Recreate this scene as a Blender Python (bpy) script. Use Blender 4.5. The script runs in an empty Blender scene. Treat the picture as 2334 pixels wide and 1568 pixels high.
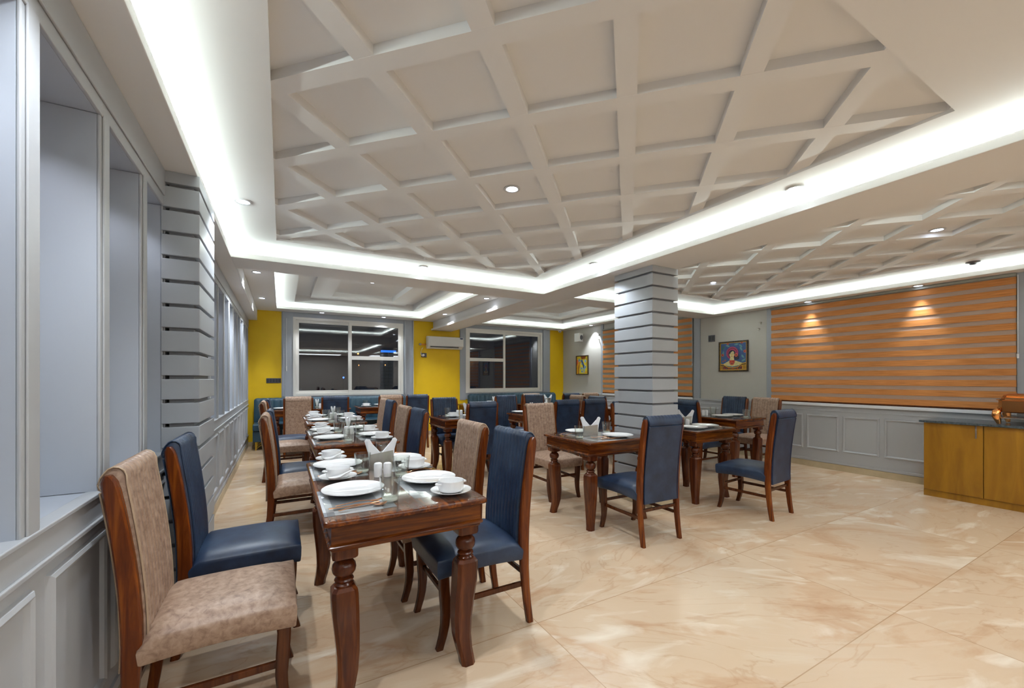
import bpy, bmesh, math, random
from mathutils import Vector, Matrix
random.seed(7)
PI = math.pi
SC = bpy.context.scene
COL = SC.collection

# ------------------------------------------------------------------ camera, world, lights, exposure
CAM_H = 1.30
YAW = math.radians(29.25)
FPX = 938.0
cd = bpy.data.cameras.new('camera'); cam = bpy.data.objects.new('camera', cd); COL.objects.link(cam)
cam.location = (0, 0, CAM_H); cam.rotation_euler = (PI/2, 0, -YAW)
cd.sensor_width = 36; cd.lens = FPX/2334*36; cd.shift_y = (863-784)/2334; cd.clip_start = 0.02
SC.camera = cam
w = bpy.data.worlds.new('night'); SC.world = w; w.use_nodes = True
w.node_tree.nodes['Background'].inputs[0].default_value = (0.012, 0.014, 0.02, 1)
w.node_tree.nodes['Background'].inputs[1].default_value = 1.0
SC.view_settings.view_transform = 'Standard'; SC.view_settings.look = 'None'
SC.view_settings.exposure = 0.28; SC.view_settings.gamma = 1.0
SC.view_settings.use_curve_mapping = False

COVE_W = 5.0      # watts per metre of cove strip
COVE_C = (0.85, 0.99, 0.97)
SPOT_W = 42.0
SPOT_C = (0.86, 0.93, 1.0)
def cove_light(p, q, z, inward, tilt=26, wpm=None, width=0.03):
    """LED strip lying in a cove pocket from p to q, shining up and towards the room."""
    p = Vector((p[0], p[1], z)); q = Vector((q[0], q[1], z)); L = (q-p).length
    d = bpy.data.lights.new('cove_strip', 'AREA'); d.shape = 'RECTANGLE'; d.size = L; d.size_y = width
    d.energy = (wpm or COVE_W)*L; d.color = COVE_C
    o = bpy.data.objects.new('cove_strip_light', d); COL.objects.link(o)
    n = Vector((inward[0]*math.sin(math.radians(tilt)), inward[1]*math.sin(math.radians(tilt)), math.cos(math.radians(tilt))))
    zax = -n; xax = (q-p).normalized(); yax = zax.cross(xax)
    o.matrix_world = Matrix.Translation((p+q)/2) @ Matrix((xax, yax, zax)).transposed().to_4x4()
S = 2.43          # soffit / beam underside
Z1 = 2.54         # border of the coffered trays
ZG = 2.556        # underside of the diagonal grid
ZP = 2.60         # coffer panels
B = 2.63          # ceiling of the two back bays
XL, XR, YB, YF = -0.57, 6.88, 9.35, -3.2
# cove rings: (opening rectangle, strip height)
for (x0, x1, y0, y1, z) in ((-0.41, 3.06, -0.90, 4.60, 2.478), (3.56, 6.65, -0.90, 4.60, 2.478),
                            (-0.08, 2.72, 5.45, 8.95, 2.675), (3.95, 6.60, 5.45, 8.97, 2.675)):
    o_ = 0.055
    cove_light((x0, y1+o_), (x1, y1+o_), z, (0, -1)); cove_light((x0, y0-o_), (x1, y0-o_), z, (0, 1))
    cove_light((x0-o_, y0), (x0-o_, y1), z, (1, 0)); cove_light((x1+o_, y0), (x1+o_, y1), z, (-1, 0))
def area(loc, sx, sy, e, col=(0.92, 0.96, 1.0)):
    d = bpy.data.lights.new('room_light', 'AREA'); d.shape = 'RECTANGLE'; d.size = sx; d.size_y = sy; d.energy = e; d.color = col
    o = bpy.data.objects.new('room_light', d); COL.objects.link(o); o.location = loc
    return o
# ceiling luminaires of the part of the room behind the camera
area((1.2, -1.9, 2.40), 2.4, 0.8, 45); area((4.9, -1.9, 2.40), 2.4, 0.8, 45)

# ------------------------------------------------------------------ materials
def mat(name, col, rough=0.5, metal=0.0, coat=0.0, spec=0.5, emit=None, estr=0):
    m = bpy.data.materials.new(name); m.use_nodes = True
    b = m.node_tree.nodes['Principled BSDF']
    b.inputs['Base Color'].default_value = (*col, 1); b.inputs['Roughness'].default_value = rough
    b.inputs['Metallic'].default_value = metal; b.inputs['Coat Weight'].default_value = coat
    b.inputs['Specular IOR Level'].default_value = spec; b.inputs['Coat Roughness'].default_value = 0.06
    if emit: b.inputs['Emission Color'].default_value = (*emit, 1); b.inputs['Emission Strength'].default_value = estr
    return m
def nodes(m): return m.node_tree.nodes, m.node_tree.links, m.node_tree.nodes['Principled BSDF']
def noise_mat(name, stops, scale, stretch=(1, 1, 1), rough=0.5, detail=6, distort=0.0, bump=0.0, coat=0.0, coords='Object', nrough=0.6, rot=(0, 0, 0), bscale=None, spec=0.5):
    m = mat(name, stops[0][1], rough, coat=coat, spec=spec); N, L, b = nodes(m)
    tc = N.new('ShaderNodeTexCoord'); mp = N.new('ShaderNodeMapping'); mp.inputs['Scale'].default_value = stretch
    mp.inputs['Rotation'].default_value = rot
    nz = N.new('ShaderNodeTexNoise'); nz.inputs['Scale'].default_value = scale; nz.inputs['Detail'].default_value = detail
    nz.inputs['Distortion'].default_value = distort; nz.inputs['Roughness'].default_value = nrough
    cr = N.new('ShaderNodeValToRGB'); e = cr.color_ramp.elements
    e[0].position, e[0].color = stops[0][0], (*stops[0][1], 1); e[1].position, e[1].color = stops[-1][0], (*stops[-1][1], 1)
    for p, c in stops[1:-1]:
        k = e.new(p); k.color = (*c, 1)
    L.new(tc.outputs[coords], mp.inputs[0]); L.new(mp.outputs[0], nz.inputs['Vector']); L.new(nz.outputs['Fac'], cr.inputs[0])
    L.new(cr.outputs[0], b.inputs['Base Color'])
    if bump:
        bp = N.new('ShaderNodeBump'); bp.inputs['Strength'].default_value = bump; bp.inputs['Distance'].default_value = 0.002
        L.new(nz.outputs['Fac'], bp.inputs['Height']); L.new(bp.outputs[0], b.inputs['Normal'])
    return m
M = {}
M['white'] = mat('ceiling_paint', (0.77, 0.755, 0.735), 0.6)
M['panel'] = mat('panel_paint', (0.43, 0.44, 0.46), 0.42)
M['niche'] = mat('niche_paint', (0.44, 0.47, 0.525), 0.42)
M['band'] = mat('pillar_band_paint', (0.40, 0.42, 0.45), 0.35)
M['core'] = mat('pillar_core_paint', (0.26, 0.26, 0.27), 0.5)
M['beige'] = noise_mat('beige_wall_paint', [(0.3, (0.50, 0.48, 0.435)), (0.7, (0.52, 0.50, 0.455))], 3, rough=0.55)
M['yellow'] = noise_mat('yellow_wall_paint', [(0.3, (0.82, 0.51, 0.003)), (0.7, (0.86, 0.55, 0.004))], 5, rough=0.5)
M['grey_trim'] = mat('grey_window_trim', (0.36, 0.38, 0.42), 0.4)
M['pvc'] = mat('white_window_plastic', (0.78, 0.75, 0.70), 0.35)
M['rail_white'] = mat('white_gloss_paint', (0.75, 0.77, 0.80), 0.3)
wd = [(0.25, (0.022, 0.005, 0.0015)), (0.45, (0.075, 0.016, 0.003)), (0.62, (0.17, 0.042, 0.004)), (0.8, (0.31, 0.092, 0.008))]
M['wood_x'] = noise_mat('varnished_wood_x', wd, 2.2, (1.2, 14, 14), 0.20, 5, 0.6, spec=0.35)
M['wood_y'] = noise_mat('varnished_wood_y', wd, 2.2, (14, 1.2, 14), 0.20, 5, 0.6, spec=0.35)
M['wood_z'] = noise_mat('varnished_wood_z', [(0.25, (0.03, 0.007, 0.003)), (0.5, (0.085, 0.019, 0.005)), (0.75, (0.17, 0.045, 0.009))], 2.0, (13, 13, 1.1), 0.20, 5, 0.6, spec=0.35)
M['post'] = noise_mat('chair_post_wood', [(0.25, (0.05, 0.010, 0.003)), (0.5, (0.12, 0.025, 0.004)), (0.75, (0.25, 0.065, 0.007))], 2.0, (16, 16, 1.3), 0.25, 5, 0.7, spec=0.32)
M['leg'] = noise_mat('chair_leg_wood', [(0.25, (0.03, 0.008, 0.003)), (0.75, (0.12, 0.032, 0.008))], 2.0, (16, 16, 1.3), 0.25, 5, 0.7, spec=0.32)
M['blue'] = noise_mat('blue_leatherette', [(0.32, (0.006, 0.014, 0.036)), (0.5, (0.013, 0.028, 0.065)), (0.70, (0.026, 0.050, 0.10))], 7, rough=0.42, detail=8, bump=0.15)
M['tan'] = noise_mat('tan_crackled_leatherette', [(0.30, (0.19, 0.11, 0.075)), (0.5, (0.33, 0.215, 0.15)), (0.70, (0.43, 0.30, 0.22))], 38, rough=0.45, detail=9, bump=0.25, distort=0.4)
M['tan_pipe'] = mat('tan_piping', (0.42, 0.30, 0.20), 0.5)
M['blue_pipe'] = mat('blue_piping', (0.012, 0.03, 0.07), 0.45)
M['teal'] = noise_mat('teal_leatherette', [(0.3, (0.020, 0.055, 0.085)), (0.7, (0.032, 0.085, 0.125))], 8, rough=0.38)
M['brass'] = mat('yellow_metal', (0.75, 0.50, 0.06), 0.3, 0.7)
M['china'] = mat('white_china', (0.80, 0.80, 0.80), 0.08, coat=0.5)
M['napkin'] = mat('white_paper', (0.82, 0.82, 0.83), 0.8)
M['steel'] = mat('brushed_steel', (0.55, 0.53, 0.48), 0.25, 1.0)
M['rose'] = mat('rose_gold', (0.72, 0.36, 0.20), 0.18, 1.0)
M['copper'] = mat('hammered_copper', (0.80, 0.36, 0.12), 0.16, 1.0)
M['dark'] = mat('charcoal_plastic', (0.035, 0.035, 0.04), 0.4)
M['mid'] = mat('grey_plastic', (0.10, 0.10, 0.11), 0.4)
M['acw'] = mat('air_conditioner_white', (0.78, 0.77, 0.74), 0.22)
M['granite'] = noise_mat('dark_granite', [(0.35, (0.03, 0.04, 0.045)), (0.65, (0.10, 0.12, 0.13))], 60, rough=0.15)
M['cab'] = noise_mat('honey_veneer', [(0.25, (0.19, 0.078, 0.004)), (0.5, (0.29, 0.13, 0.006)), (0.75, (0.38, 0.18, 0.010))], 1.6, (3.5, 3.5, 0.5), 0.35, 6, 1.2)
M['skirt'] = noise_mat('stone_skirting', [(0.3, (0.42, 0.33, 0.20)), (0.7, (0.55, 0.45, 0.30))], 5, rough=0.3)
M['lens'] = mat('lit_lens', (1, 1, 1), 0.5, emit=(0.7, 0.8, 1.0), estr=10)
M['ring'] = mat('downlight_ring', (0.6, 0.6, 0.6), 0.3)

def glass_mat(name, tint, ior, power=4.5):
    m = bpy.data.materials.new(name); m.use_nodes = True; N, L = m.node_tree.nodes, m.node_tree.links
    N.remove(N['Principled BSDF']); out = N['Material Output']
    t = N.new('ShaderNodeBsdfTransparent'); t.inputs[0].default_value = (*tint, 1)
    g = N.new('ShaderNodeBsdfGlossy'); g.inputs['Roughness'].default_value = 0.01
    lw = N.new('ShaderNodeLayerWeight'); lw.inputs['Blend'].default_value = 0.5
    pw = N.new('ShaderNodeMath'); pw.operation = 'POWER'; L.new(lw.outputs['Facing'], pw.inputs[0]); pw.inputs[1].default_value = power
    f = N.new('ShaderNodeMath'); f.operation = 'MULTIPLY_ADD'; L.new(pw.outputs[0], f.inputs[0]); f.inputs[1].default_value = 0.9; f.inputs[2].default_value = ior
    mx = N.new('ShaderNodeMixShader'); L.new(f.outputs[0], mx.inputs[0]); L.new(t.outputs[0], mx.inputs[1]); L.new(g.outputs[0], mx.inputs[2])
    L.new(mx.outputs[0], out.inputs[0]); return m
M['pane'] = glass_mat('window_glass', (0.55, 0.57, 0.62), 0.11)
M['tumbler'] = glass_mat('drinking_glass', (0.95, 0.965, 0.95), 0.05, 2.8)
M['sheet'] = glass_mat('table_glass', (0.985, 0.99, 0.985), 0.03, 4.6)

M['foot'] = mat('glass_foot', (0.80, 0.84, 0.74), 0.08)
M['foot'].node_tree.nodes['Principled BSDF'].inputs['Alpha'].default_value = 0.45
# placemat: woven blocks of grey
def placemat_mat():
    m = mat('woven_placemat', (0.2, 0.2, 0.2), 0.7); N, L, b = nodes(m)
    tc = N.new('ShaderNodeTexCoord'); sp = N.new('ShaderNodeSeparateXYZ'); L.new(tc.outputs['Object'], sp.inputs[0])
    def step(ax, v):
        n = N.new('ShaderNodeMath'); n.operation = 'GREATER_THAN'; L.new(sp.outputs[ax], n.inputs[0]); n.inputs[1].default_value = v; return n
    def comb(a, c, op):
        n = N.new('ShaderNodeMath'); n.operation = op; L.new(a.outputs[0], n.inputs[0]); L.new(c.outputs[0], n.inputs[1]); return n
    ax_ = comb(step(0, -0.15), step(0, 0.13), 'SUBTRACT'); ay_ = comb(step(1, -0.085), step(1, 0.10), 'SUBTRACT')
    inn = comb(ax_, ay_, 'MULTIPLY'); crs = comb(ax_, ay_, 'ADD')
    sc = N.new('ShaderNodeMath'); sc.operation = 'MULTIPLY'; L.new(crs.outputs[0], sc.inputs[0]); sc.inputs[1].default_value = 0.5
    cr = N.new('ShaderNodeValToRGB'); cr.color_ramp.interpolation = 'CONSTANT'; e = cr.color_ramp.elements
    e[0].position, e[0].color = 0, (0.23, 0.24, 0.27, 1); e[1].position, e[1].color = 0.9, (0.19, 0.20, 0.22, 1); k = e.new(0.4); k.color = (0.62, 0.64, 0.67, 1)
    L.new(sc.outputs[0], cr.inputs[0])
    wv = N.new('ShaderNodeTexWave'); wv.inputs['Scale'].default_value = 130; L.new(tc.outputs['Object'], wv.inputs['Vector'])
    mx = N.new('ShaderNodeMixRGB'); mx.blend_type = 'MULTIPLY'; mx.inputs[0].default_value = 0.35
    L.new(cr.outputs[0], mx.inputs[1]); L.new(wv.outputs[0], mx.inputs[2]); L.new(mx.outputs[0], b.inputs['Base Color'])
    return m
M['mat'] = placemat_mat()

def floor_mat():
    m = mat('cream_marble', (0.7, 0.55, 0.4), 0.22); N, L, b = nodes(m)
    tc = N.new('ShaderNodeTexCoord')
    # per-tile offset so veins change direction from slab to slab
    sp = N.new('ShaderNodeSeparateXYZ'); L.new(tc.outputs['Object'], sp.inputs[0])
    def mth(op, a, v=None, bb=None):
        n = N.new('ShaderNodeMath'); n.operation = op
        L.new(a, n.inputs[0])
        if bb is not None: L.new(bb, n.inputs[1])
        elif v is not None: n.inputs[1].default_value = v
        return n.outputs[0]
    TX, TY = 1.78, 0.89
    fx = mth('DIVIDE', mth('SUBTRACT', sp.outputs[0], 1.19), TX); fy = mth('DIVIDE', mth('SUBTRACT', sp.outputs[1], 0.955), TY)
    cx_, cy_ = mth('FLOOR', fx), mth('FLOOR', fy)
    cb = N.new('ShaderNodeCombineXYZ'); L.new(cx_, cb.inputs[0]); L.new(cy_, cb.inputs[1])
    wn = N.new('ShaderNodeTexWhiteNoise'); wn.noise_dimensions = '2D'; L.new(cb.outputs[0], wn.inputs['Vector'])
    off = N.new('ShaderNodeVectorMath'); off.operation = 'SCALE'; L.new(wn.outputs['Color'], off.inputs[0]); off.inputs['Scale'].default_value = 0.55
    ad = N.new('ShaderNodeVectorMath'); ad.operation = 'ADD'; L.new(tc.outputs['Object'], ad.inputs[0]); L.new(off.outputs[0], ad.inputs[1])
    rt = N.new('ShaderNodeVectorRotate'); rt.rotation_type = 'Z_AXIS'; L.new(ad.outputs[0], rt.inputs['Vector'])
    ang = mth('ADD', mth('MULTIPLY', wn.outputs['Value'], 0.9), -0.2); L.new(ang, rt.inputs['Angle'])
    mp = N.new('ShaderNodeMapping'); mp.inputs['Scale'].default_value = (0.75, 1.9, 1); L.new(rt.outputs[0], mp.inputs[0])
    n1 = N.new('ShaderNodeTexNoise'); n1.inputs['Scale'].default_value = 1.5; n1.inputs['Detail'].default_value = 9; n1.inputs['Distortion'].default_value = 0.9; n1.inputs['Roughness'].default_value = 0.62
    L.new(mp.outputs[0], n1.inputs['Vector'])
    cr = N.new('ShaderNodeValToRGB'); e = cr.color_ramp.elements
    e[0].position, e[0].color = 0.28, (0.48, 0.29, 0.165, 1); e[1].position, e[1].color = 0.78, (0.66, 0.54, 0.405, 1)
    for p, c in ((0.42, (0.565, 0.39, 0.25)), (0.50, (0.605, 0.45, 0.31)), (0.60, (0.595, 0.44, 0.30))):
        k = e.new(p); k.color = (*c, 1)
    L.new(n1.outputs['Fac'], cr.inputs[0])
    # thin veins
    n2 = N.new('ShaderNodeTexNoise'); n2.inputs['Scale'].default_value = 1.1; n2.inputs['Detail'].default_value = 7; n2.inputs['Distortion'].default_value = 2.2
    L.new(mp.outputs[0], n2.inputs['Vector'])
    v = mth('ABSOLUTE', mth('SUBTRACT', n2.outputs['Fac'], 0.5))
    cr2 = N.new('ShaderNodeValToRGB'); e2 = cr2.color_ramp.elements
    e2[0].position, e2[0].color = 0.0, (0.66, 0.48, 0.33, 1); e2[1].position, e2[1].color = 0.014, (1, 1, 1, 1); L.new(v, cr2.inputs[0])
    mx = N.new('ShaderNodeMixRGB'); mx.blend_type = 'MULTIPLY'; mx.inputs[0].default_value = 0.3
    L.new(cr.outputs[0], mx.inputs[1]); L.new(cr2.outputs[0], mx.inputs[2])
    n3 = N.new('ShaderNodeTexNoise'); n3.inputs['Scale'].default_value = 2.0; n3.inputs['Detail'].default_value = 8; n3.inputs['Distortion'].default_value = 1.2
    mp3 = N.new('ShaderNodeMapping'); mp3.inputs['Scale'].default_value = (0.9, 2.4, 1); mp3.inputs['Location'].default_value = (7, 3, 0)
    L.new(rt.outputs[0], mp3.inputs[0]); L.new(mp3.outputs[0], n3.inputs['Vector'])
    cr3 = N.new('ShaderNodeValToRGB'); e3 = cr3.color_ramp.elements; e3[0].position, e3[0].color = 0.56, (0, 0, 0, 1); e3[1].position, e3[1].color = 0.74, (0.8, 0.8, 0.8, 1)
    L.new(n3.outputs['Fac'], cr3.inputs[0])
    mx3 = N.new('ShaderNodeMixRGB'); L.new(cr3.outputs[0], mx3.inputs[0]); L.new(mx.outputs[0], mx3.inputs[1]); mx3.inputs[2].default_value = (0.80, 0.71, 0.58, 1)
    # joints
    def line(f, half):
        fr = mth('FRACT', f); c = mth('ABSOLUTE', mth('SUBTRACT', fr, 0.5))
        return mth('GREATER_THAN', c, 0.5-half)
    j = mth('MAXIMUM', line(fx, 0.0013), bb=line(fy, 0.0026))
    jm = N.new('ShaderNodeMixRGB'); L.new(mth('MULTIPLY', j, 0.75), jm.inputs[0]); L.new(mx3.outputs[0], jm.inputs[1]); jm.inputs[2].default_value = (0.34, 0.20, 0.10, 1)
    L.new(jm.outputs[0], b.inputs['Base Color'])
    return m
M['floor'] = floor_mat()

def blind_mat(name, z0, gapcol, dens):
    """zebra blind: opaque wood-tone bands alternating with sheer bands"""
    m = mat(name, (0.5, 0.2, 0.05), 0.6, spec=0.3); N, L, b = nodes(m)
    tc = N.new('ShaderNodeTexCoord'); mp = N.new('ShaderNodeMapping'); mp.inputs['Scale'].default_value = (1, 1.2, 45)
    nz = N.new('ShaderNodeTexNoise'); nz.inputs['Scale'].default_value = 4; nz.inputs['Detail'].default_value = 6
    L.new(tc.outputs['Object'], mp.inputs[0]); L.new(mp.outputs[0], nz.inputs['Vector'])
    cr = N.new('ShaderNodeValToRGB'); e = cr.color_ramp.elements
    e[0].position, e[0].color = 0.3, (0.42, 0.15, 0.035, 1); e[1].position, e[1].color = 0.7, (0.70, 0.30, 0.09, 1)
    L.new(nz.outputs['Fac'], cr.inputs[0]); L.new(cr.outputs[0], b.inputs['Base Color'])
    return m
M['blind'] = blind_mat('blind_wood_tone_band', 0, None, 0)
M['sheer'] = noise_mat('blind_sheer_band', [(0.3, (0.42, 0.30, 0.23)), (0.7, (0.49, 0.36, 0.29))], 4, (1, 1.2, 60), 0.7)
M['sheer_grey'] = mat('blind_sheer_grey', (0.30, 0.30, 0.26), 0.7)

# ------------------------------------------------------------------ mesh helpers
class MB:
    def __init__(s): s.bm = bmesh.new(); s.mats = []
    def mi(s, m):
        if m is None: return 0
        if m not in s.mats: s.mats.append(m)
        return s.mats.index(m)
    def box(s, x0, x1, y0, y1, z0, z1, m=None):
        i = s.mi(m)
        v = [s.bm.verts.new(p) for p in ((x0,y0,z0),(x1,y0,z0),(x1,y1,z0),(x0,y1,z0),(x0,y0,z1),(x1,y0,z1),(x1,y1,z1),(x0,y1,z1))]
        for f in ((0,3,2,1),(4,5,6,7),(0,1,5,4),(1,2,6,5),(2,3,7,6),(3,0,4,7)):
            s.bm.faces.new([v[k] for k in f]).material_index = i
        return v
    def loft(s, rings, m=None, caps=True, closed=True):
        i = s.mi(m)
        R = [[s.bm.verts.new(p) for p in r] for r in rings]; n = len(R[0])
        for a, b in zip(R, R[1:]):
            for k in range(n if closed else n-1):
                q = (k+1) % n
                try: s.bm.faces.new((a[k], a[q], b[q], b[k])).material_index = i
                except ValueError: pass
        if caps:
            s.bm.faces.new(R[0][::-1]).material_index = i; s.bm.faces.new(R[-1]).material_index = i
        return R
    def lathe(s, prof, c=(0,0,0), seg=32, m=None, caps=True):
        rings = [[(c[0]+r*math.cos(2*PI*k/seg), c[1]+r*math.sin(2*PI*k/seg), c[2]+z) for k in range(seg)] for r, z in prof]
        s.loft(rings, m, caps)
    def tube(s, pts, r, seg=8, m=None, caps=True):
        pts = [Vector(p) for p in pts]; rs = r if isinstance(r, (list, tuple)) else [r]*len(pts)
        rings = []; up = Vector((0,0,1))
        for k, p in enumerate(pts):
            t = (pts[min(k+1, len(pts)-1)]-pts[max(k-1, 0)]).normalized()
            a = t.cross(up if abs(t.z) < 0.95 else Vector((1,0,0))).normalized(); b = t.cross(a).normalized()
            rings.append([p+a*rs[k]*math.cos(2*PI*j/seg)+b*rs[k]*math.sin(2*PI*j/seg) for j in range(seg)])
        s.loft(rings, m, caps)
    def prism(s, poly, axis, a, b, m=None):
        """extrude a 2-D outline along an axis. axis 'x': poly in (y,z); 'y': (x,z); 'z': (x,y)"""
        def P(p, t): return {'x': (t, p[0], p[1]), 'y': (p[0], t, p[1]), 'z': (p[0], p[1], t)}[axis]
        s.loft([[P(p, a) for p in poly], [P(p, b) for p in poly]], m)
    def disc(s, c, r, axis, h, m=None, seg=24, sy=1.0):
        poly = [(c[0]+r*math.cos(2*PI*k/seg), c[1]+r*sy*math.sin(2*PI*k/seg)) for k in range(seg)]
        s.prism(poly, axis, h[0], h[1], m)
    def build(s, name, m=None, parent=None, smooth=None, bevel=0, seg=2, loc=None):
        bmesh.ops.recalc_face_normals(s.bm, faces=s.bm.faces)
        me = bpy.data.meshes.new(name); s.bm.to_mesh(me); s.bm.free()
        for k in (s.mats or [m]): me.materials.append(M[k] if isinstance(k, str) else k)
        o = bpy.data.objects.new(name, me); COL.objects.link(o)
        if parent: o.parent = parent
        if loc: o.location = loc
        if smooth is not None:
            for p in me.polygons: p.use_smooth = True
            me.set_sharp_from_angle(angle=math.radians(smooth))
        if bevel:
            bv = o.modifiers.new('bevel', 'BEVEL'); bv.width = bevel; bv.segments = seg; bv.limit_method = 'ANGLE'; bv.angle_limit = math.radians(40)
        return o
def tag(o, label, cat, group=None):
    o['label'] = label; o['category'] = cat
    if group: o['group'] = group
    return o
def thing(name, label, cat, loc=(0,0,0), rz=0, group=None):
    o = bpy.data.objects.new(name, None); COL.objects.link(o); o.empty_display_size = 0.1
    o.location = loc; o.rotation_euler = (0, 0, rz)
    return tag(o, label, cat, group)
def struct(mb, name, m=None, **k):
    o = mb.build(name, m, **k); o['kind'] = 'structure'; return o
def dup(root, loc, rz=0, label=None, group=None):
    r = root.copy(); COL.objects.link(r); r.location = loc; r.rotation_euler = (0, 0, rz)
    if label: r['label'] = label
    if group: r['group'] = group
    for ch in list(root.children):
        c = ch.copy(); COL.objects.link(c); c.parent = r
        for g in list(ch.children):
            d = g.copy(); COL.objects.link(d); d.parent = c
    return r
class Proto:
    """first use moves the built thing itself; later uses copy it"""
    def __init__(s, make): s.make = make; s.first = None
    def put(s, loc, rz, label, group=None):
        if s.first is None:
            s.first = s.make(); s.first.location = loc; s.first.rotation_euler = (0, 0, rz); s.first['label'] = label
            if group: s.first['group'] = group
            return s.first
        return dup(s.first, loc, rz, label, group)

# ------------------------------------------------------------------ the room
b = MB(); b.box(-1.1, XR+0.2, YF, YB+0.2, -0.1, 0); struct(b, 'floor', 'floor')
b = MB(); b.box(-1.1, XR+0.2, YF-0.1, YB+0.2, 2.95, 3.05); struct(b, 'ceiling', 'white')

def slab(rect, holes, z0, z1, mb, m=None):
    """rectangular slab with rectangular holes, as non-overlapping boxes"""
    xs = sorted({rect[0], rect[1], *[h[0] for h in holes], *[h[1] for h in holes]}); ys = sorted({rect[2], rect[3], *[h[2] for h in holes], *[h[3] for h in holes]})
    for a, c in zip(xs, xs[1:]):
        run = None
        for d, e in zip(ys, ys[1:]):
            mx, my = (a+c)/2, (d+e)/2
            hole = any(h[0] < mx < h[1] and h[2] < my < h[3] for h in holes)
            if not hole: run = (run[0], e) if run else (d, e)
            if (hole or e == ys[-1]) and run: mb.box(a, c, run[0], run[1], z0, z1, m); run = None
# level 1: soffit slab with the four bays cut out
bay = [(-0.41, 3.06, -0.90, 4.60), (3.56, 6.65, -0.90, 4.60), (-0.41, 3.06, 5.05, YB), (3.56, XR, 5.05, YB)]
b = MB(); slab((XL, XR, YF, YB), bay, S, S+0.04, b); struct(b, 'trim_1', 'white', bevel=0.003)
# lips standing up around the two coffered trays
b = MB()
for (x0, x1, y0, y1) in bay[:2]:
    for (a, c, d, e) in ((x0-0.014, x1+0.014, y1, y1+0.014), (x0-0.014, x1+0.014, y0-0.014, y0), (x0-0.014, x0, y0, y1), (x1, x1+0.014, y0, y1)):
        b.box(a, c, d, e, S+0.038, S+0.05)
struct(b, 'trim_2', 'white')
# beam bodies above the slab
b = MB()
pk = 0.115
pockets = [(-0.41-pk, 3.06+pk, -0.90-pk, 4.60+pk), (3.56-pk, 6.65+pk, -0.90-pk, 4.60+pk), (-0.41, 3.11, 5.05, YB), (3.51, XR, 5.05, YB)]
slab((XL, XR, YF, YB), pockets, S+0.04, 2.95, b); struct(b, 'trim_3', 'white')

def tray(n, pocket, hole, u0, v0):
    """coffered tray: border plate, diagonal beams clipped to the hole, coffer panels"""
    x0, x1, y0, y1 = hole
    bb = MB(); slab(pocket, [hole], Z1, Z1+0.02, bb); struct(bb, 'trim_%d' % n, 'white')
    bb = MB(); bb.box(x0-0.02, x1+0.02, y0-0.02, y1+0.02, ZP, ZP+0.02); struct(bb, 'trim_%d' % (n+1), 'white')
    bb = MB()
    for (a, c, d, e) in ((x0-0.02, x0, y0, y1), (x1, x1+0.02, y0, y1), (x0-0.02, x1+0.02, y1, y1+0.02), (x0-0.02, x1+0.02, y0-0.02, y0)):
        bb.box(a, c, d, e, Z1+0.02, ZP)
    hw = 0.044; pu, pv = 0.508, 0.496
    def clip(poly):
        def half(ps, f):
            out = []
            for i in range(len(ps)):
                a, c = ps[i], ps[(i+1) % len(ps)]; fa, fc = f(a), f(c)
                if fa >= 0: out.append(a)
                if (fa >= 0) != (fc >= 0):
                    t = fa/(fa-fc); out.append((a[0]+(c[0]-a[0])*t, a[1]+(c[1]-a[1])*t))
            return out
        for f in (lambda p: p[0]-x0, lambda p: x1-p[0], lambda p: p[1]-y0, lambda p: y1-p[1]):
            poly = half(poly, f)
            if len(poly) < 3: return None
        return poly
    r2 = 2**0.5
    def xy(u, v): return ((u-v)/r2, (u+v)/r2)
    for k in range(-14, 24):
        u = u0+k*pu; q = clip([xy(u-hw, -9), xy(u+hw, -9), xy(u+hw, 9), xy(u-hw, 9)])
        if q: bb.prism(q, 'z', ZG, ZP+0.001)
        v = v0+k*pv; q = clip([xy(-12, v-hw), xy(14, v-hw), xy(14, v+hw), xy(-12, v+hw)])
        if q: bb.prism(q, 'z', ZG+0.0004, ZP+0.001)
    struct(bb, 'trim_%d' % (n+2), 'white')
tray(4, pockets[0], (-0.04, 2.72, 0.66, 4.25), 1.437, 0.005)
tray(7, pockets[1], (3.90, 6.22, 0.66, 4.10), 4.07, -2.29)

def bay_tray(n, rect, hole, steps):
    x0, x1, y0, y1 = rect; h = hole
    bb = MB(); slab(rect, [h], B, B+0.03, bb); struct(bb, 'trim_%d' % n, 'white', bevel=0.003)
    bb = MB(); g = 0.11
    for (a, c, d, e) in ((h[0]-0.012, h[1]+0.012, h[3], h[3]+0.012), (h[0]-0.012, h[1]+0.012, h[2]-0.012, h[2]), (h[0]-0.012, h[0], h[2], h[3]), (h[1], h[1]+0.012, h[2], h[3])):
        bb.box(a, c, d, e, B+0.03, B+0.045)
    P = (h[0]-g, h[1]+g, h[2]-g, h[3]+g)
    slab(rect, [P], B+0.03, 2.95, bb)
    ch, r1, r2 = steps
    slab(P, [ch], 2.725, 2.745, bb)
    slab((ch[0]-0.03, ch[1]+0.03, ch[2]-0.03, ch[3]+0.03), [ch], 2.745, 2.86, bb)
    slab((ch[0]-0.03, ch[1]+0.03, ch[2]-0.03, ch[3]+0.03), [], 2.86, 2.88, bb)
    slab(r1, [r2], 2.775, 2.86, bb)
    struct(bb, 'trim_%d' % (n+1), 'white')
bay_tray(10, (-0.41, 3.11, 5.05, YB), (-0.08, 2.72, 5.45, 8.95), ((0.21, 2.43, 5.74, 8.62), (0.46, 2.18, 6.0, 8.36), (0.79, 1.86, 6.35, 8.02)))
bay_tray(12, (3.51, XR, 5.05, YB), (3.95, 6.60, 5.45, 8.97), ((4.22, 6.33, 5.74, 8.64), (4.45, 6.10, 6.0, 8.40), (4.75, 5.80, 6.3, 8.05)))

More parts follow.
